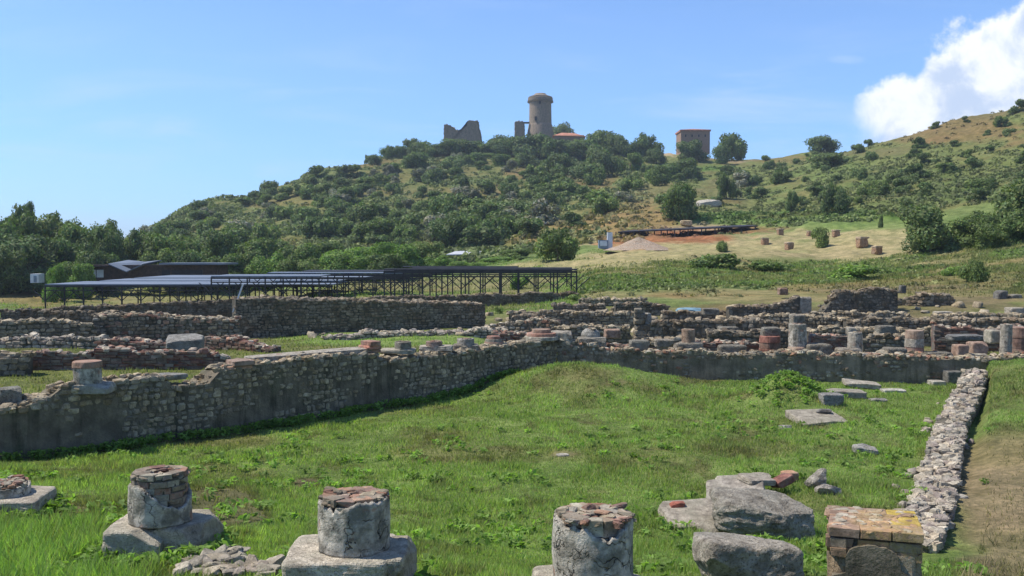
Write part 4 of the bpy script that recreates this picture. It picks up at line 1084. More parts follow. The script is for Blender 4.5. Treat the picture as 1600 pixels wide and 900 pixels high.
# tower
D = 375.; c = (X(844, D), D, Z(222, D)); sc = D / F
root = thing('stone_tower', 'tall round stone tower with a flared foot and crumbling crown on the hilltop', 'tower', c)
r = 17.5 * sc
prof = [(r * 1.32, -4), (r * 1.16, 3.5), (r * 1.04, 6.5), (r * 1.0, 7), (r * .98, 12), (r * .97, 15.6), (r * 1.10, 15.9), (r * 1.11, 16.8), (r * 1.0, 17.0)]
V, Q = lathe(prof, 56, .012, 3); mesh('shaft', V, Q, M['tower'], root)
V, Q = lathe([(r * .86, 16.9), (r * .88, 17.6), (r * .6, 18.1), (r * .45, 18.7), (r * .2, 18.6)], 40, .10, 5); mesh('crown', V, Q, M['tower'], root)
B = Batch(); n = 46; a = np.arange(n) * 2 * math.pi / n
stones(B, np.stack([np.cos(a) * r * 1.05, np.sin(a) * r * 1.05, np.full(n, 15.55)], 1), np.tile([.12, .42, .35], (n, 1)), a + math.pi / 2, np.array((.3, .24, .18)), TB, .01)
B.obj('corbels', M['stone'], root); B = Batch()
stones(B, np.stack([np.cos(a) * r * 1.0, np.sin(a) * r * 1.0, 17.0 + R.uniform(-.1, .25, n)], 1), np.tile([.28, .3, .25], (n, 1)), a + math.pi / 2, np.array((.3, .24, .18)), TS, .1)
B.obj('parapet', M['stone'], root)
box('window', (-1.9, -r * .88, 8.6), (.42, .5, .75), 'glass', root)
box('window', (-.3, -r * .99, 14.6), (.4, .3, .5), 'glass', root)


def ruin_slab(name, label, D, poly, th, windows=(), rz=0):
    """standing ruin: outline in photo pixels extruded through its thickness"""
    pts = [(X(px, D), Z(py, D)) for px, py in poly]; cx = sum(p[0] for p in pts) / len(pts); zb = min(p[1] for p in pts)
    root = thing(name, label, 'ruin', (cx, D, zb)); n = len(pts)
    V = [(x_ - cx, 0, z_ - zb) for x_, z_ in pts] + [(x_ - cx, th, z_ - zb) for x_, z_ in pts]
    bm = bmesh.new(); vs = [bm.verts.new(v) for v in V]
    bm.faces.new(vs[:n]); bm.faces.new(vs[n:][::-1])
    for i in range(n): bm.faces.new((vs[i], vs[i + n], vs[(i + 1) % n + n], vs[(i + 1) % n]))
    bmesh.ops.triangulate(bm, faces=bm.faces[:]); bmesh.ops.recalc_face_normals(bm, faces=bm.faces[:])
    me = bpy.data.meshes.new('wall'); bm.to_mesh(me); bm.free(); me.materials.append(M['tower'])
    o = bpy.data.objects.new('wall', me); S.collection.objects.link(o); o.parent = root
    B = Batch()
    for (x1, z1), (x2, z2) in zip(pts, pts[1:]):
        L_ = math.hypot(x2 - x1, z2 - z1); m_ = max(1, int(L_ / .5)); t = (np.arange(m_) + .5) / m_
        stones(B, np.stack([x1 + (x2 - x1) * t - cx, np.full(m_, th / 2), z1 + (z2 - z1) * t - zb], 1), np.tile([.32, th / 2 + .03, .25], (m_, 1)) * R.uniform(.8, 1.2, (m_, 1)), 0, pick(GREYS * .9, m_), TS, .1)
    B.obj('broken_edge', M['stone'], root)
    return root


ruin_slab('castle_ruin', 'ruined castle wall with a notched V-shaped top left of the tower', 368., [(694, 235), (695, 196), (700, 194), (703, 198), (708, 198), (714, 205), (720, 204), (726, 199), (730, 197), (731, 189), (747, 189), (748, 200), (751, 210), (753, 235)], 5.0)
ruin_slab('castle_ruin', 'narrow tall wall stump just left of the round tower', 372., [(805, 228), (805, 190), (817, 190), (819, 196), (818, 228)], 2.5)
root = thing('footbridge', 'small pale bridge joining the wall stump and the tower', 'bridge', (X(822, 373), 373, Z(193, 373)))
box('deck', (0, 0, 0), (1.3, .6, .12), 'pale', root); box('railing', (0, -.55, .35), (1.3, .03, .22), 'steel', root)
# low red roofed building right of the tower
D = 352.; c = (X(889, D), D + 3, Z(220, D)); root = thing('low_house', 'low house with a flat orange tile roof right of the tower', 'house', c)
box('wall', (0, 0, .6), (5.3, 3, 1.5), 'tuff', root)
V = [(-6.1, -3.6, 1.9), (6.1, -3.6, 1.6), (6.1, 3.6, 1.6), (-6.1, 3.6, 1.9), (-2.6, 0, 3.3), (1.6, 0, 3.2)]
mesh('roof', V, [[0, 1, 5, 4], [1, 2, 5], [2, 3, 4, 5], [3, 0, 4], [0, 3, 2, 1]], M['terracotta'], root)
# square house
D = 345.; c = (X(1085, D), D + 5, Z(238, D)); root = thing('square_house', 'square two storey brown house with a shallow tiled roof on the hill', 'house', c)
hw = 22.5 * D / F; box('wall', (0, 0, 3.7), (hw, 5, 4.2), 'tuff', root)
V = [(-hw - .35, -5.4, 8.05), (hw + .35, -5.4, 8.05), (hw + .35, 5.4, 8.05), (-hw - .35, 5.4, 8.05), (0, 0, 9.0)] + [(-hw - .3, -5.3, 7.5), (hw + .3, -5.3, 7.5), (hw + .3, 5.3, 7.5), (-hw - .3, 5.3, 7.5)]
mesh('roof', V, [[0, 1, 4], [1, 2, 4], [2, 3, 4], [3, 0, 4], [8, 7, 6, 5], [5, 6, 1, 0], [6, 7, 2, 1], [7, 8, 3, 2], [8, 5, 0, 3]], M['terracotta'], root)
for x_ in (-3.5, -1.2, 1.2, 3.5): box('window', (x_, -5.0, 5.9), (.22, .05, .4), 'glass', root)
box('door', (-2.5, -5.0, 1.2), (.6, .05, 1.3), 'timber', root)
# low shed among the trees at the hill foot
D = 128.; c = (X(735, D), D + 2, Z(404, D)); root = thing('shed', 'small shed with a pale pinkish roof at the foot of the hill', 'shed', c)
box('wall', (0, 0, .1), (2.7, 1.8, .5), 'tuff', root)
V = np.array([(-3.2, -2.2, .55), (3.0, -2.2, .65), (3.3, 2.2, 1.15), (-2.2, 2.2, 1.0)]); V = np.vstack([V, V - (0, 0, .12)])
mesh('roof', V, [[0, 1, 2, 3], [7, 6, 5, 4], [0, 4, 5, 1], [1, 5, 6, 2], [2, 6, 7, 3], [3, 7, 4, 0]], M['sheet2'], root)

# visitor hut with folded roof, far left
D = 100.; c = (X(235, D), D, Z(438, D)); root = thing('timber_hut', 'long low dark timber building with a grey V-folded roof under the trees', 'building', c)
k = D / F
box('wall', (0, 2, .75), (104 * k, 2, .85), 'timber', root)
box('roof', (52 * k + 1.2, 1.5, 1.72), (50 * k, 2.6, .09), 'sheet', root)
box('roof', (-80 * k, 1.5, 1.5), (20 * k, 2.4, .09), 'timber', root)
V = [(-58 * k, -1.2, 1.75), (-30 * k, -1.2, .95), (-4 * k, -1.2, 1.75), (-58 * k, 4, 2.1), (-30 * k, 4, 1.9), (-4 * k, 4, 2.1)]; V = V + [(a_, b_, z_ - .1) for a_, b_, z_ in V]
mesh('folded_roof', V, [[0, 1, 4, 3], [1, 2, 5, 4], [6, 9, 10, 7], [7, 10, 11, 8], [0, 6, 7, 1], [1, 7, 8, 2], [3, 4, 10, 9], [4, 5, 11, 10], [0, 3, 9, 6], [2, 8, 11, 5]], M['sheet'], root)
for q in (-90, -78): box('window', (q * k, -.03, .7), (.35, .04, .4), 'pale', root)
for q in (25, 40, 52, 64, 76): box('window', (q * k, -.03, .75), (.42, .04, .32), 'glass', root)
root = thing('container', 'small white boxy cabin at the far left behind the shelter roof', 'cabin', (X(54, 96), 96, Z(442, 96)))
box('body', (0, .6, .45), (.42, .6, .45), 'pale', root); box('door', (.08, -.02, .38), (.14, .03, .33), 'blue', root)


def shelter(label, D0, D1, pxa, pxb, rowroof, rowfloor, sheets, mat='sheet', nposts=12, truss=True, name='shelter'):
    """excavation shelter: posts, eave beams and a low roof deck from depth D0 to D1"""
    zr = Z(rowroof, D0); x0, x1 = X(pxa, D0), X(pxb, D0); c = ((x0 + x1) / 2, D0, zr)
    root = thing(name, label, 'shelter', c); hx = (x1 - x0) / 2; dep = D1 - D0
    for (fx0, fx1, fy0, fy1, dz, mt) in sheets:
        a, b_ = -hx + 2 * hx * fx0, -hx + 2 * hx * fx1; p, q = dep * fy0, dep * fy1
        V = np.array([(a, p, dz), (b_, p, dz), (b_, q, dz + .02), (a, q, dz + .02)], float); V = np.vstack([V, V - (0, 0, .07)])
        mesh('roof_sheet', V, [[0, 1, 2, 3], [7, 6, 5, 4], [0, 4, 5, 1], [1, 5, 6, 2], [2, 6, 7, 3], [3, 7, 4, 0]], M[mt], root)
    for fy in (0, .5, 1):
        box('beam', (0, dep * fy, -.14), (hx, .07, .06), 'steel', root)
        if truss: box('beam', (0, dep * fy, -.42), (hx, .05, .035), 'steel', root)
    for i in range(nposts):
        x_ = -hx + 2 * hx * (i + .5 * (0)) / (nposts - 1) * .995 + hx * .0025
        for fy in (0, .5, 1):
            y_ = dep * fy; gz = float(ground(c[0] + x_, D0 + y_)); bz = min(gz - zr, -.7) - .1
            o = box('post', (x_, y_, (bz - .08) / 2), (.04, .04, -(bz + .08) / 2), 'steel', root)
            if truss and fy < 1:
                # braces either side of the post head
                for s_ in (-1, 1):
                    V = []; t_ = .035
                    p0 = (x_, -1.15); p1 = (x_ + s_ * .8, -.44)
                    V = [(p0[0] - t_, y_ - t_, p0[1]), (p0[0] + t_, y_ - t_, p0[1]), (p1[0] + t_, y_ - t_, p1[1]), (p1[0] - t_, y_ - t_, p1[1])]
                    V = V + [(a_, b2 + 2 * t_, z_) for a_, b2, z_ in V]
                    mesh('brace', V, [[0, 1, 2, 3], [7, 6, 5, 4], [0, 4, 5, 1], [1, 5, 6, 2], [2, 6, 7, 3], [3, 7, 4, 0]], M['steel'], root)
    return root


shelter('broad low metal roofed shelter over the excavation at the left', 66, 92, 70, 520, 444, 488, [(0, 1, 0, .24, 0, 'sheet'), (.02, .95, .30, .52, .02, 'sheet'), (.0, .98, .60, .95, .04, 'sheet')], nposts=16)
shelter('middle shelter with long grey panels behind the tall cobble wall', 62, 80, 330, 640, 431, 470, [(0, .55, .0, .2, 0, 'sheet'), (.1, 1.0, .5, .62, .02, 'sheet'), (.2, 1, .85, 1, .05, 'steel')], nposts=12)
shelter('open dark timber frame shelter ending above the ruins at centre', 56, 66, 600, 902, 421, 462, [(0, 1, 0, .04, .02, 'steel'), (.1, 1, .48, .52, .03, 'steel'), (0, .7, .96, 1, .04, 'steel')], nposts=11)
# roof over the excavation on the slope
D = 132.; c = (X(1065, D), D, Z(362, D)); root = thing('shelter', 'thin dark roof on posts over the red soil dig on the slope', 'shelter', c); k = D / F
V = np.array([(-100 * k, 0, .0), (118 * k, 0, .85), (118 * k, 7, 1.15), (-75 * k, 7, .35)]); V = np.vstack([V, V - (0, 0, .18)])
mesh('roof_sheet', V, [[0, 1, 2, 3], [7, 6, 5, 4], [0, 4, 5, 1], [1, 5, 6, 2], [2, 6, 7, 3], [3, 7, 4, 0]], M['steel'], root)
for i in range(11):
    x_ = (-95 + i * 21) * k
    for y_ in (.2, 6.5):
        gz = float(ground(c[0] + x_, c[1] + y_)) - c[2] - .2; zt = .0 + (x_ + 100 * k) / (218 * k) * .85 - .1 + y_ * .03
        if gz < zt - .1: box('post', (x_, y_, (gz + zt) / 2), (.07, .07, (zt - gz) / 2), 'steel', root)
# spoil heap
c = on(1003, 389); n = 40
a_ = np.linspace(0, 1, 24); V = []; Q = []
for i in range(24):
    for j in range(40):
        r_ = a_[i]; t = j / 40 * 6.283; zz = (1 - r_) ** 1.1 * 1.45 + (vnoise(r_ * 5 + math.cos(t) * 2, math.sin(t) * 2, seed=4) - .5) * .3 * (1 - r_)
        V.append((math.cos(t) * r_ * 4.0, math.sin(t) * r_ * 2.6, float(zz) - .15))
for i in range(23):
    for j in range(40): Q.append([i * 40 + j, (i + 1) * 40 + j, (i + 1) * 40 + (j + 1) % 40, i * 40 + (j + 1) % 40])
o = mesh('spoil_heap', np.array(V) + c + (0, 2.4, 0), np.array(Q), M['rock'], None, c, np.array((.42, .32, .24)), smooth=True)
props(o, 'pale pink cone of dug soil in front of the slope shelter', 'heap')
c = on(947, 388); root = thing('site_hut', 'tiny blue and white site hut left of the spoil heap', 'cabin', c)
box('body', (-.35, 0, .45), (.55, .5, .5), 'blue', root); box('panel', (-.35, -.53, .55), (.4, .03, .28), 'pale', root); box('mast', (.42, 0, .9), (.3, .3, .95), 'pale', root)
# brick pier stumps in the straw field
GP = 'brick stumps in the straw field'
for k, (px, py, w, lab) in enumerate([(1233, 390, 11, 'largest lone brick stump in the left part of the straw field'), (1195, 382, 10, 'brick stump left of the largest lone one'), (1219, 367, 9, 'small brick stump near the upper edge of the field'),
        (1265, 369, 8, 'tiny brick stump left of the conical bush'), (1306, 370, 10, 'low wide brick stump right of the conical bush'), (1347, 386, 15, 'brick stump with two stacked lumps'), (1370, 397, 12, 'lowest brick stump at the field edge')]):
    c = on(px, py); s_ = w / F * c[1] / 2
    root = thing('brick_stump', lab, 'stump', c, 0, GP)
    rock('shaft', None, None, (0, 0, s_ * .8), (s_, s_, s_ * .95), rnd.uniform(0, .4), 800 + k, 'brickbits', (.30, .19, .12), 6, .08, .85, parent=root)
    rock('cap', None, None, (0, 0, s_ * 1.9), (s_ * 1.1, s_ * 1.05, s_ * .25), rnd.uniform(0, .4), 820 + k, 'brickbits', (.40, .31, .22), 6, .08, .85, parent=root)
c = on(1108, 322); rock('boulder', 'pale boulder on the hillside right of the round dark bush', 'boulder', c + (0, 0, .4), (2.3, 1.2, .8), .1, 91, 'rock', (.5, .46, .4), 12, .16, .7)
c = on(1072, 352); rock('boulder', 'pale yellowish rock at the edge of the slope dig', 'boulder', c + (0, 0, .2), (.9, .6, .5), .1, 92, 'rock', (.6, .48, .28), 8, .16, .7)
# tarpaulin over a mound
c = on(1085, 488); rock('tarpaulin', 'pale blue green tarpaulin sheet over a mound in the ruins', 'tarpaulin', c + (0, .4, .06), (.75, .45, .13), .05, 93, 'tarp', (.3, .5, .5), 14, .2, .62)
# handrail post thin pole at the tall wall's left end
root = thing('handrail', 'thin slanting pale rail at the left end of the tall cobble wall', 'rail', (X(362, 34), 34, Z(488, 34)))
V = np.array([(0, 0, 0), (.05, 0, 0), (.42, 0, 1.0), (.37, 0, 1.0)]); V = np.vstack([V, V + (0, .05, 0)])
mesh('rail', V, [[0, 1, 2, 3], [7, 6, 5, 4], [0, 4, 5, 1], [1, 5, 6, 2], [2, 6, 7, 3], [3, 7, 4, 0]], M['pale'], root)

# ------------------------------------------------------------ vegetation
def crown_mesh(name, seed, mat, n=2600, leaf=.05, lobes=11, flat=.85, core=True, spread=.62, bottom=.25):
    """unit crown (radius about 1 horizontally, z from 0 up to 2*flat) of leaf clumps gathered round uneven lobes"""
    rr = np.random.default_rng(seed)
    C = []; RD = []
    for k in range(lobes):
        a = rr.uniform(0, 6.28); q = spread * math.sqrt(rr.uniform(0, 1)); h = rr.uniform(bottom, 1)
        q *= math.sqrt(max(0.08, 1 - (h * 1.1 - .35) ** 2 * 1.3))
        C.append((q * math.cos(a), q * math.sin(a), h * 1.45 * flat + .05)); RD.append(rr.uniform(.26, .46) * (1.05 - .25 * h))
    C = np.array(C); RD = np.array(RD)
    B_t = rr.uniform(.72, 1.3, lobes)
    w = RD ** 2 / (RD ** 2).sum(); L = rr.choice(lobes, n, p=w)
    d = rr.normal(size=(n, 3)); d /= np.linalg.norm(d, axis=1)[:, None]
    rad = RD[L] * (rr.uniform(.55, 1.0, n) ** .5) * (1 + .28 * (fbm(d[:, 0] * 2 + L * 3.3, d[:, 1] * 2, d[:, 2] * 2, 3, seed) - .5) * 2)
    rad *= 1 + (rr.uniform(0, 1, n) > .93) * rr.uniform(0, .22, n)
    p = C[L] + d * rad[:, None] * np.array([1, 1, .85])
    p[:, 2] = np.maximum(p[:, 2], .02 + rr.uniform(0, .08, n))
    nrm = d * .9 + rr.normal(size=(n, 3)) * .55 + np.array([0, 0, .25]); nrm /= np.linalg.norm(nrm, axis=1)[:, None]
    t = np.cross(nrm, rr.normal(size=(n, 3))); t /= np.linalg.norm(t, axis=1)[:, None]; b_ = np.cross(nrm, t)
    s = leaf * rr.uniform(.55, 1.35, n)[:, None]
    V = np.stack([p - t * s, p - b_ * s * .6, p + t * s, p + b_ * s * .6], 1).reshape(-1, 3)
    Fq = np.arange(4 * n).reshape(-1, 4)
    tt = (B_t[L] * rr.uniform(.6, 1.45, n))[:, None] * np.array([1, 1, 1.]) * np.stack([rr.uniform(.85, 1.2, n), np.ones(n), rr.uniform(.7, 1.2, n)], 1)
    B = Batch(); B.add(V, Fq, np.repeat(tt, 4, 0))
    if core:
        TV, TQ = cube_template(4, seed, .15, .5)
        for k in range(lobes): B.add(TV * RD[k] * .55 + C[k], TQ, np.array((.8, .8, .8)))
    A = np.vstack(B.v[:1]); lo = np.percentile(A, 1, 0); hi = np.percentile(A, 99, 0)
    for k in range(len(B.v)):
        v = B.v[k]; v[:, :2] = (v[:, :2] - (lo + hi)[:2] / 2) / ((hi - lo)[:2] / 2); v[:, 2] = (v[:, 2] - lo[2]) / (hi[2] - lo[2])
    return B.obj(name, M[mat], data_only=True)


def trunk_mesh(seed, h=.5, r=.07, limbs=4):
    rr = random.Random(seed); B = Batch()
    def limb(p, q, r0, r1):
        p, q = np.array(p), np.array(q); d = q - p; d /= np.linalg.norm(d); t = np.cross(d, (.3, .9, .1)); t /= np.linalg.norm(t); b_ = np.cross(d, t); V = []
        for c_, r_ in ((p, r0), ((p + q) / 2 + np.array([rr.gauss(0, .02), rr.gauss(0, .02), 0]), (r0 + r1) / 2), (q, r1)):
            for k in range(6): a = k * 1.047; V.append(c_ + (t * math.cos(a) + b_ * math.sin(a)) * r_)
        Q = [[k + 6 * j, (k + 1) % 6 + 6 * j, (k + 1) % 6 + 6 * j + 6, k + 6 * j + 6] for j in (0, 1) for k in range(6)]
        B.add(V, np.array(Q), np.array((1, 1, 1)))
    top = (rr.gauss(0, .04), rr.gauss(0, .04), h)
    limb((0, 0, -.15), top, r, r * .7)
    for k in range(limbs):
        a = k * 6.28 / limbs + rr.random(); limb(top, (math.cos(a) * .45, math.sin(a) * .45, h + rr.uniform(.35, .7)), r * .55, r * .2)
    return B.obj('trunk', M['bark'], data_only=True)


CR = {}
for mt in ('leaf_dark', 'leaf_mid', 'leaf_bright', 'leaf_grey', 'leaf_brown'):
    CR[mt] = [crown_mesh('crown', 10 * k + len(mt), mt, 4200, .042, 10 + k, flat=.62) for k in range(4)]
CRN = {mt: [crown_mesh('crown', 500 + 10 * k, mt, 9000, .036, 16 + k, flat=.85, spread=.68, bottom=.1) for k in range(3)] for mt in ('leaf_dark', 'leaf_mid', 'leaf_bright')}
SB = {mt: [crown_mesh('foliage', 700 + 10 * k, mt, 1700, .058, 6 + k, flat=.5, bottom=.05, spread=.6) for k in range(4)] for mt in ('leaf_dark', 'leaf_mid', 'leaf_grey', 'leaf_bright', 'leaf_brown')}
TRK = [trunk_mesh(k) for k in range(4)]


def tree(label, c, wid, hgt, mt='leaf_dark', group=None, near=False, lift=.22, name='tree'):
    root = thing(name, label, 'tree', c, 0, group)
    me = rnd.choice((CRN if near else CR)[mt]); fl = .85 if near else .62
    o = bpy.data.objects.new('crown', me); S.collection.objects.link(o); o.parent = root
    zs = hgt * (1 - lift)
    o.scale = (wid / 2, wid / 2, zs); o.rotation_euler.z = rnd.uniform(0, 6.28); o.location = (0, 0, hgt * lift)
    t = bpy.data.objects.new('trunk', rnd.choice(TRK)); S.collection.objects.link(t); t.parent = root
    t.scale = (wid * .45, wid * .45, hgt * .62); t.rotation_euler.z = rnd.uniform(0, 6)
    return root


def shrub(label, c, wid, hgt, mt, group=None, name='shrub'):
    o = bpy.data.objects.new(name, rnd.choice(SB[mt])); S.collection.objects.link(o)
    o.location = (c[0], c[1], c[2] - hgt * .08); o.scale = (wid / 2, wid / 2 * rnd.uniform(.8, 1.2), hgt * 1.05); o.rotation_euler.z = rnd.uniform(0, 6.28)
    return props(o, label, 'shrub', group)


def tree_px(label, px, rb, w, h, mt='leaf_dark', D=None, group=None, near=False, lift=.12):
    if D is None:
        h_ = hit(px, rb)
        if h_ is None: return
        D = h_[1]; z = h_[2]; x_ = h_[0]
    else: x_ = X(px, D); z = float(ground(x_, D)); 
    hh = Z(rb - h, D) - z
    return tree(label, (x_, D, z - .2), w / F * D, hh + .2, mt, group, near, lift)


# named single trees and bushes of the slopes (px, row of base, width, height)
for lab, px, rb, w, h, mt in [
    ('large round dark tree at the hill foot above the shed', 707, 392, 68, 52, 'leaf_dark'),
    ('wide leafy green bush tree at the left edge of the straw field', 871, 407, 58, 48, 'leaf_mid'),
    ('round dark bush tree alone on the slope below the square house', 1062, 343, 50, 55, 'leaf_dark'),
    ('dark spreading tree alone in the middle of the right hillside', 1306, 333, 38, 44, 'leaf_dark'),
    ('narrow dark tree left of the spreading tree on the right hillside', 1237, 331, 18, 32, 'leaf_dark'),
    ('dark upright tree below the trees near the square house', 1135, 310, 26, 38, 'leaf_dark'),
    ('small upright tree on the brown slope left of the square house', 990, 297, 22, 26, 'leaf_mid'),
    ('tall tree right of the square house', 1144, 252, 40, 42, 'leaf_mid'),
    ('low round tree just in front of the tall tree by the house', 1128, 256, 26, 28, 'leaf_dark'),
    ('round tree in front of the square house', 1079, 252, 46, 32, 'leaf_dark'),
    ('conical small green bush in the straw field', 1285, 386, 28, 30, 'leaf_mid'),
    ('tiny dark tree on the upper edge of the straw field', 1376, 356, 8, 20, 'leaf_dark'),
    ('small green bush left of the conical bush', 1128, 394, 18, 17, 'leaf_mid'),
    ('round tree alone on the saddle skyline right of the house', 1226, 241, 36, 26, 'leaf_dark'),
    ('broad round tree on the skyline between saddle and right hill', 1286, 238, 46, 25, 'leaf_dark'),
    ('flat topped tree on the skyline right of the broad one', 1317, 237, 34, 23, 'leaf_dark'),
    ('dark bush cluster under the skyline trees', 1297, 262, 60, 22, 'leaf_dark'),
    ('dark green bush in the field near the right ruins', 1520, 440, 40, 32, 'leaf_mid'),
    ('tiny dark tree standing alone on the left ridge line', 573, 256, 7, 14, 'leaf_dark'),
    ('small round tree beside the tiny one on the left ridge', 585, 258, 22, 16, 'leaf_dark'),
]:
    tree_px(lab, px, rb, w, h, mt, lift=.06)
for lab, px, D, w, top, mt in [
    ('leftmost and darkest of the big bushes behind the right field', 1455, 80, 88, 322, 'leaf_dark'), ('lighter green big bush second from left behind the right field', 1520, 80, 78, 333, 'leaf_mid'),
    ('tallest big tree at the right edge behind the field', 1580, 84, 92, 283, 'leaf_dark'), ('big bush cut by the right edge of the picture', 1622, 76, 84, 325, 'leaf_mid'),
    ('low bush filling the gap before the tallest right edge tree', 1558, 76, 60, 345, 'leaf_mid')]:
    x_ = X(px, D); gz = float(ground(x_, D)); tree(lab, (x_, D, gz - .4), w / F * D, Z(top, D) - gz + .4, mt, near=True, lift=.0)

# hilltop grove
GT = 'round trees of the hilltop grove'
top_trees = [(608, 250, 20, 20), (622, 250, 18, 20), (636, 251, 18, 20), (652, 247, 38, 28), (650, 262, 34, 22), (683, 252, 30, 26), (668, 256, 26, 24), (705, 250, 42, 30), (728, 252, 36, 28), (745, 247, 36, 24), (770, 252, 30, 26), (784, 247, 36, 32),
             (760, 256, 26, 16), (815, 250, 46, 34), (840, 252, 46, 38), (862, 256, 40, 36), (885, 252, 38, 30), (905, 256, 40, 34), (925, 250, 34, 34), (880, 272, 50, 28), (940, 262, 44, 32), (943, 240, 30, 32), (965, 250, 36, 34), (985, 252, 30, 26),
             (1012, 248, 34, 34), (1025, 255, 28, 20), (945, 275, 44, 36), (985, 268, 30, 26), (910, 280, 38, 24), (1068, 280, 40, 30), (1028, 290, 30, 28), (1048, 282, 28, 24), (825, 262, 40, 20), (790, 262, 30, 20), (880, 210, 34, 14), (1005, 236, 30, 22), (960, 232, 30, 20)]
for k, (px, rb, w, h) in enumerate(top_trees):
    lab = ('small round trimmed tree at the left end of the hilltop grove' if px < 640 else 'rounded olive green tree of the grove below the castle ruin' if px < 800
           else 'rounded dark tree of the grove below the tower' if px < 1000 else 'rounded tree of the grove between tower and square house')
    tree_px(lab, px, rb, w * 1.2, h * 1.08, 'leaf_dark' if k % 3 else 'leaf_mid', D=(388. if rb < 215 else 335. + (250 - rb) * .6) if px < 1000 and rb < 258 else None, group=lab.split(' at ')[0].replace('tree', 'trees', 1) if 0 else ('grove: ' + lab), lift=.05)

# shrubs of the two slopes
def scatter(label, group, n, area, s0, s1, mats, dens=None, flat=.62):
    k = 0; tries = 0
    while k < n and tries < n * 12:
        tries += 1
        a, b_, c_, d_ = area; px = rnd.uniform(a, b_); py = rnd.uniform(c_, d_)
        if dens and rnd.random() > dens(px, py): continue
        h_ = hit(px, py)
        if h_ is None or h_[1] > 400 or h_[1] < 90: continue
        w = rnd.uniform(s0, s1) ; mt = rnd.choices(list(mats), list(mats.values()))[0]
        kd = {'leaf_dark': 'dark green', 'leaf_mid': 'mid green', 'leaf_grey': 'grey green', 'leaf_brown': 'brownish'}[mt]
        up = 'high on' if py < c_ + (d_ - c_) * .38 else 'halfway up' if py < c_ + (d_ - c_) * .7 else 'low on'
        big = 'big' if w > s0 + (s1 - s0) * .6 else 'small'
        lb = f'{big} {kd} shrub {up} {label}'.replace('the scrubby hillside left of the castle ruin', 'the hill left of the ruin').replace('the scrubby hillside below', 'the hill below')
        shrub(lb, h_, w, w * rnd.uniform(.55, .8), mt, group + ': ' + lb); k += 1


ridge = lambda px: np.interp(px, [230, 260, 300, 400, 500, 600, 700, 850], [368, 352, 326, 304, 270, 254, 245, 245])
leftd = lambda px, py: float(py > ridge(px) + 5) * (1 if (px < 760 or py > 262 + (px - 760) * .15) else 0) * (1 if (py < 395 if px < 800 else py < 395 - (px - 800) * .42) else 0) * (0 if (840 < px < 930 and 260 < py < 280) else 1)
mx1 = {'leaf_dark': 4, 'leaf_mid': 4, 'leaf_grey': 1.0}
scatter('the scrubby hillside left of the castle ruin', 'shrubs on the left hillside', 100, (230, 640, 245, 390), 2.8, 5.8, mx1, leftd)
scatter('the scrubby hillside below the round tower', 'shrubs on the hillside below the tower', 95, (640, 1000, 245, 392), 2.8, 5.8, mx1, leftd)
rightd = lambda px, py: .9 if py < 330 else .4
scatter('the grassy right hillside', 'shrubs on the right hillside', 62, (1180, 1600, 170, 330), 1.4, 3.4, {'leaf_dark': 4, 'leaf_mid': 2, 'leaf_grey': .6}, rightd)
scatter('the slope below the square house', 'shrubs below the square house', 24, (1000, 1230, 262, 330), 2, 4.6, {'leaf_dark': 3, 'leaf_mid': 2, 'leaf_grey': .6})
for px, rb, w in ((1533, 172, 16), (1590, 172, 24), (1510, 188, 12), (1410, 211, 7), (1350, 222, 12), (1357, 226, 14), (1375, 219, 8), (1250, 232, 10), (1460, 196, 8)):
    h_ = hit(px, rb + 3)
    if h_ is not None: shrub('small dark shrub standing on the skyline of the right hill', h_, w / F * h_[1], w * .8 / F * h_[1], 'leaf_dark', 'skyline shrubs of the right hill')

# tree belt at the left and along the hill foot
GB = 'trees of the belt'
belt = [(-20, 112, 80, 330, 'leaf_mid'), (25, 118, 70, 332, 'leaf_mid'), (45, 104, 100, 372, 'leaf_dark'), (75, 122, 70, 345, 'leaf_mid'), (105, 128, 70, 343, 'leaf_mid'), (5, 100, 60, 392, 'leaf_dark'),
        (135, 116, 74, 356, 'leaf_mid'), (160, 130, 60, 352, 'leaf_mid'), (178, 114, 50, 360, 'leaf_dark'), (205, 118, 50, 368, 'leaf_dark'), (232, 126, 56, 366, 'leaf_mid'), (262, 118, 66, 372, 'leaf_mid'),
        (300, 122, 66, 374, 'leaf_mid'), (335, 116, 56, 368, 'leaf_dark'), (355, 126, 66, 378, 'leaf_mid'), (392, 118, 70, 378, 'leaf_mid'), (430, 124, 64, 380, 'leaf_dark'), (466, 116, 70, 386, 'leaf_mid'), (500, 122, 66, 382, 'leaf_mid'),
        (540, 114, 74, 392, 'leaf_bright'), (580, 118, 76, 388, 'leaf_bright'), (622, 112, 72, 384, 'leaf_bright'), (660, 116, 60, 382, 'leaf_mid'), (560, 106, 60, 402, 'leaf_bright'), (604, 104, 60, 400, 'leaf_mid'),
        (512, 106, 60, 400, 'leaf_bright'), (300, 106, 50, 396, 'leaf_dark'), (350, 106, 60, 402, 'leaf_mid'), (420, 106, 60, 402, 'leaf_bright'), (384, 108, 50, 396, 'leaf_dark'), (250, 108, 50, 394, 'leaf_mid'), (150, 104, 60, 388, 'leaf_dark'),
        (100, 108, 60, 378, 'leaf_dark'), (102, 98, 44, 414, 'leaf_mid'), (125, 96, 36, 417, 'leaf_bright'), (84, 92, 30, 418, 'leaf_bright'), (470, 104, 56, 404, 'leaf_mid'), (686, 112, 44, 404, 'leaf_bright'), (775, 112, 50, 405, 'leaf_bright'), (800, 118, 50, 392, 'leaf_mid'), (730, 110, 54, 412, 'leaf_bright'),
        (830, 108, 36, 404, 'leaf_mid')]
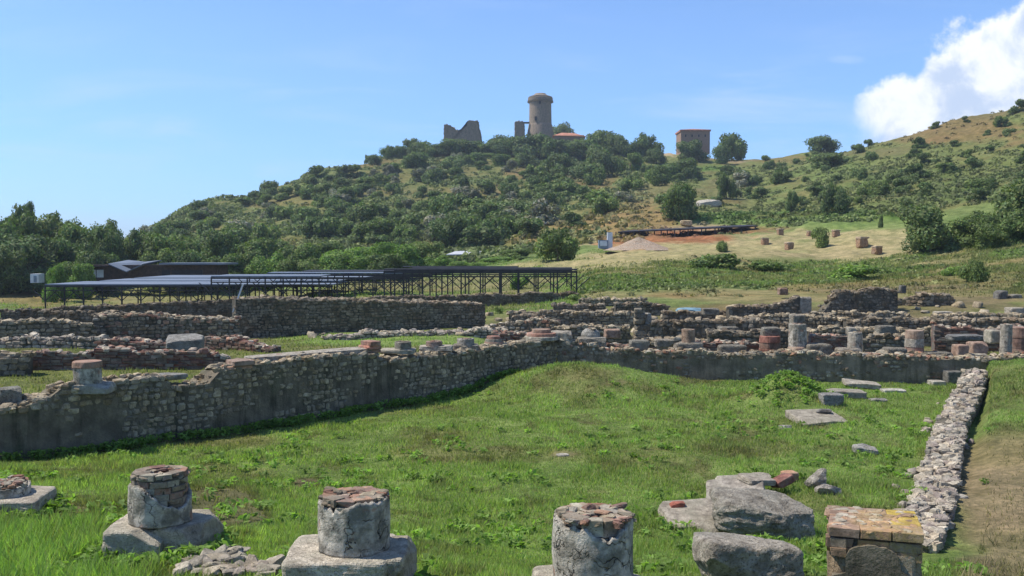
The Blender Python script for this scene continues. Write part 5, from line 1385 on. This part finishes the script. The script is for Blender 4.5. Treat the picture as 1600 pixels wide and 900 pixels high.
for k, (px, D, w, top, mt) in enumerate(belt):
    x_ = X(px, D); gz = float(ground(x_, D))
    kind = {'leaf_dark': 'dark green', 'leaf_mid': 'mid green', 'leaf_bright': 'bright green'}[mt]
    place = 'behind the far left roofs' if px < 240 else 'along the foot of the left slope' if px < 520 else 'behind the timber frame shelter' if px < 680 else 'around the pale roofed shed'
    low = 'low bushy' if Z(top, D) - gz < 3.6 else 'tall leafy'
    lab = f'{low} {kind} tree {place}'
    tree(lab, (x_, D, gz - .3), w * 1.12 / F * D, Z(top - 3, D) - gz + .3, mt, 'belt: ' + lab, near=True, lift=.04)
tree('thin dark crowned pine rising above the belt at the far left', (X(43, 124), 124, float(ground(X(43, 124), 124))), 22 / F * 124, Z(327, 124) + 1.2, 'leaf_dark', near=True, lift=.5)

# bushes in the near field
for lab, px, rb, w, h, mt in [('bright leafy clump low in the grass below the straw field', 1335, 436, 60, 22, 'leaf_bright'), ('green bush patch on the left part of the field edge', 1120, 418, 70, 22, 'leaf_mid'), ('low green bush right of the field edge patch', 1200, 424, 60, 16, 'leaf_mid'),
        ('leafy weed tuft beside the green field bush at right', 1490, 430, 30, 14, 'leaf_bright'), ('yellow green bush inside the timber frame shelter', 810, 452, 26, 24, 'leaf_bright'), ('low green clump at the right edge of the frame shelter', 900, 470, 26, 10, 'leaf_mid'),
        ('low green shrub beside the path behind the big cobble wall', 780, 490, 18, 10, 'leaf_mid')]:
    h_ = hit(px, rb, 25)
    if h_ is not None: shrub(lab, h_, w / F * h_[1], h / F * h_[1], mt)


# ------------------------------------------------------------ grass and ground cover
def blades(name, x, y, h, w, tint, lean=.35, mat='grass'):
    n = len(x); z = ground(x, y); a = R.uniform(0, 6.28, n); dx, dy = np.cos(a) * w / 2, np.sin(a) * w / 2
    la = R.uniform(0, 6.28, n); ll = R.uniform(0, 1, n) ** .7 * lean * h
    V = np.stack([np.stack([x - dx, y - dy, z - .01], 1), np.stack([x + dx, y + dy, z - .01], 1), np.stack([x + np.cos(la) * ll, y + np.sin(la) * ll, z + h], 1)], 1).reshape(-1, 3)
    T = np.repeat(tint, 3, 0)
    o = mesh(name, V, np.arange(3 * n).reshape(-1, 3), M[mat], tint=T)
    return props(o, kind='stuff')


def sample_cover(n, D0, D1, u0, u1, p=1.0):
    """points spread with equal density in view-plane terms (denser close by)"""
    t = R.uniform(0, 1, n); D = 1 / (1 / D0 + (1 / D1 - 1 / D0) * t) if p == 1 else D0 * (D1 / D0) ** t
    u = R.uniform(u0, u1, n); return u * D, D


def in_wall(x, y):
    yb = np.where(x < 1.15, interp(LW, x), interp(FW, x)); a = (y > yb - .02) & (y < yb + .75)
    xr = interp(RW, y, 1); b_ = (np.abs(x - xr - .05) < .42) & (y > 9.4) & (y < 22)
    return a | b_


def green_tint(x, y, n):
    base = cover(x, y)
    k = fbm(x / .8, y / .8, seed=61)[:, None]; q = R.uniform(0, 1, (n, 1))
    fresh = np.array([.32, .41, .12]); dry = np.array([.30, .27, .12])
    green = np.clip((base[:, 1:2] - base[:, 0:1]) / .05, 0, 1)
    t = base * (.35) + .65 * (fresh * green + base * 1.25 * (1 - green)); t = t * (.65 + .75 * k) * R.uniform(.7, 1.35, (n, 1))
    return np.where(q > .90, dry, t)


def strew(name, n, D0, D1, u0, u1, h0, w0, label, hvar=.6, p=0, keep=None, lean=.4):
    x, y = sample_cover(n, D0, D1, u0, u1, p); ok = ~in_wall(x, y)
    if keep is not None: ok &= keep(x, y)
    c = cover(x, y); dirt = (c[:, 1] < c[:, 0] * .92); ok &= ~(dirt & (R.uniform(0, 1, n) > .10))
    x, y = x[ok], y[ok]; n = len(x); k = fbm(x / .7, y / .7, seed=81); kk = fbm(x / .22, y / .22, seed=82)
    h = h0 * (.30 + 1.3 * np.clip((k - .3) * 1.6, 0, 1.2)) * (.5 + .9 * kk) * R.uniform(1 - hvar, 1 + hvar * .5, n)
    w = w0 * (y / D0) ** .9 * R.uniform(.7, 1.5, n)
    o = blades(name, x, y, h, w, green_tint(x, y, n), lean); o['label'] = label; o['category'] = 'grass'


court = lambda x, y: (y < np.where(x < 1.15, interp(LW, x), interp(FW, x)))
strew('grass', 170000, 4.6, 9.5, -.62, .62, .085, .008, 'fresh green grass around the foreground column stubs', keep=court, lean=.8)
strew('grass', 360000, 8.5, 24, -.60, .60, .075, .010, 'green meadow grass covering the walled lawn', keep=court, lean=.8)
strew('grass', 60000, 14, 34, -.60, .60, .07, .018, 'short dry and green grass on the terrace behind the walls', keep=lambda x, y: ~court(x, y), lean=.8)
strew('grass', 170000, 44, 84, -.1, .62, .20, .055, 'tall mixed dry and green grass on the lower right slope', keep=lambda x, y: (ground(x, y) > 1.1), lean=.5)
strew('grass', 50000, 46, 110, -.62, .1, .2, .06, 'rough pale grass below the tree belt', lean=.5)
# lush weeds lower left
x = R.uniform(-6.5, -2.2, 60000); y = R.uniform(5.6, 10, 60000); px, py = project(x, y, ground(x, y)); k = (py > 770) & (px < 260) & (fbm(x / .5, y / .5, seed=5) > .47) & ~((abs(px - 250) < 95) & (py < 850)) & ~((px < 80) & (py < 815))
x, y = x[k], y[k]; o = blades('grass', x, y, .20 * R.uniform(.4, 1.2, len(x)), .014 * R.uniform(.7, 1.4, len(x)), green_tint(x, y, len(x)) * np.array([.9, 1.0, .9]), .9)
o['label'] = 'taller lush grass in the lower left corner'; o['category'] = 'grass'

# weed tufts: fringe along the wall foots and low broad leaved plants in the lawn
def tufts(n, xs, ys, hh, label, cat='weeds', scale=1.0):
    B = Batch()
    V = []; T = []
    for x_, y_ in zip(xs, ys):
        m_ = 16; a = R.uniform(0, 6.28, m_); q = R.uniform(.0, .10, m_) * scale; cx, cy = x_ + q * np.cos(a), y_ + q * np.sin(a)
        z_ = float(ground(x_, y_)); h = hh * R.uniform(.3, 1.1, m_); s = R.uniform(.018, .034, m_) * scale
        p = np.stack([cx, cy, z_ + h], 1); nr = R.normal(size=(m_, 3)) * .6 + (0, 0, 1); nr /= np.linalg.norm(nr, axis=1)[:, None]
        t = np.cross(nr, R.normal(size=(m_, 3))); t /= np.linalg.norm(t, axis=1)[:, None]; b_ = np.cross(nr, t)
        V.append(np.stack([p - t * s[:, None] * 1.6, p - b_ * s[:, None] * .7, p + t * s[:, None] * 1.6, p + b_ * s[:, None] * .7], 1).reshape(-1, 3))
        c_ = np.array((.20, .30, .07)) * R.uniform(.6, 1.4); T.append(np.tile(c_, (4 * m_, 1)) * np.repeat(R.uniform(.7, 1.3, (m_, 1)), 4, 0))
    V = np.vstack(V); T = np.vstack(T)
    o = mesh('weeds', V, np.arange(len(V)).reshape(-1, 4), M['grass'], tint=T); props(o, label, cat, kind='stuff')


tufts(110, 5.85 + R.normal(0, .5, 110), 20.3 + R.normal(0, .4, 110), .10, 'weeds covering the small mound before the far wall')
s = R.uniform(0, 1, 420) ** .9; x = -7.9 + s * 9; y = interp(LW, x) - R.uniform(.03, .35, 420)
tufts(420, x, y, .14, 'fringe of weeds along the foot of the long left wall')
xs = []; ys = []
for cx, cy, rx, ry in ((-3.05, 8.3, .52, .48), (-1.12, 6.75, .50, .45), (.5, 5.95, .42, .42), (-5.2, 9.9, .45, .42), (2.6, 9.6, .75, .5), (2.35, 6.3, .36, .36)):
    a = R.uniform(0, 6.28, 60); k_ = R.uniform(.92, 1.18, 60); xs += list(cx + rx * k_ * np.cos(a)); ys += list(cy + ry * k_ * np.sin(a))
tufts(len(xs), xs, ys, .10, 'weeds growing round the feet of the foreground stubs and rocks')
x, y = sample_cover(2000, 7.5, 22, -.55, .5, 0); k = court(x, y) & ~in_wall(x, y) & (fbm(x / 1.1, y / 1.1, seed=91) > .52); x, y = x[k], y[k]
tufts(len(x), x, y, .07, 'patches of broad leaved weeds and clover in the lawn')

# scrub: low cover knitting the slopes together
def scrub(n, area, s0, label, tintf, mult=1.0, own=.55):
    B = []; T = []
    a, b_, c_, d_ = area
    # sample by world area inside the angular range, keep what the sight line shows
    D = np.exp(R.uniform(math.log(c_), math.log(d_), n * 1)) ; px = R.uniform(a, b_, n); x = (px - 800) / F * D; y = D; z = ground(x, y)
    c = cover(x, y); green = c[:, 1] > c[:, 0] * 1.08
    keep = green | (R.uniform(0, 1, n) < .12); x, y, z, c = x[keep], y[keep], z[keep], c[keep]; n = len(x)
    m_ = 14; s = s0 * R.uniform(.5, 1.5, n)
    P_ = R.normal(size=(n, m_, 3)); P_ /= np.linalg.norm(P_, axis=2)[:, :, None]; P_[:, :, 2] = np.abs(P_[:, :, 2]) * .7
    nr = P_ + R.normal(size=P_.shape) * .4; nr /= np.linalg.norm(nr, axis=2)[:, :, None]
    t = np.cross(nr, R.normal(size=P_.shape)); t /= np.linalg.norm(t, axis=2)[:, :, None]; bb = np.cross(nr, t)
    ctr = np.stack([x, y, z - .05], 1)[:, None, :] + P_ * s[:, None, None]
    ls = (s * .42)[:, None, None]
    V = np.stack([ctr - t * ls, ctr - bb * ls * .6, ctr + t * ls, ctr + bb * ls * .6], 2).reshape(-1, 3)
    base = (c * own + (1 - own) * tintf) * R.uniform(.55, 1.5, (n, 1)) * mult
    T = np.repeat(base, m_ * 4, 0) * np.repeat(R.uniform(.75, 1.3, (n * m_, 1)), 4, 0)
    o = mesh('scrub', V, np.arange(len(V)).reshape(-1, 4), M['scrub'], tint=T); props(o, label, 'scrub', kind='stuff')


scrub(24000, (220, 1010, 125, 385), .8, 'low tangled scrub carpeting the left hillside', np.array((.165, .20, .075)))
scrub(8500, (980, 1700, 125, 300), .5, 'low tufted cover of grass and scrub on the right hillside', np.array((.15, .155, .065)), own=.75, mult=.9)
scrub(5000, (900, 1700, 50, 84), .22, 'low tangled weeds on the field slope above the ruins', np.array((.14, .165, .06)))
print('objects', len(bpy.data.objects))

# thin summer haze over the whole site
m, g = new_mat('haze')
v = g.node('ShaderNodeVolumePrincipled', {'Color': (.78, .88, 1.0), 'Density': .00026}); v.inputs['Anisotropy'].default_value = .2
o_ = g.node('ShaderNodeOutputMaterial'); g.l.new(v.outputs[0], o_.inputs['Volume'])
V = np.array([(x_, y_, z_) for z_ in (-4, 90) for y_ in (-4700, 4700) for x_ in (-4700, 4700)], float)
o = mesh('haze', V, np.array([(0, 2, 3, 1), (4, 5, 7, 6), (0, 1, 5, 4), (2, 6, 7, 3), (0, 4, 6, 2), (1, 3, 7, 5)]), m); props(o, kind='stuff')

# things that share a description get told apart by their order from the left
from collections import defaultdict
dd_ = defaultdict(list)
for o in S.collection.objects:
    if o.parent is None and o.get('label') and o.get('group'): dd_[o['label']].append(o)
ORD = 'first second third fourth fifth sixth seventh eighth ninth tenth eleventh twelfth thirteenth fourteenth fifteenth sixteenth seventeenth eighteenth nineteenth twentieth twenty-first twenty-second twenty-third twenty-fourth twenty-fifth twenty-sixth twenty-seventh twenty-eighth'.split()
for lab, L in dd_.items():
    if 1 < len(L) <= 28 and len(lab.split()) <= 12:
        L.sort(key=lambda o: o.location.x / o.location.y)
        for k, o in enumerate(L): o['label'] = f'{lab}, {ORD[k]} from the left'
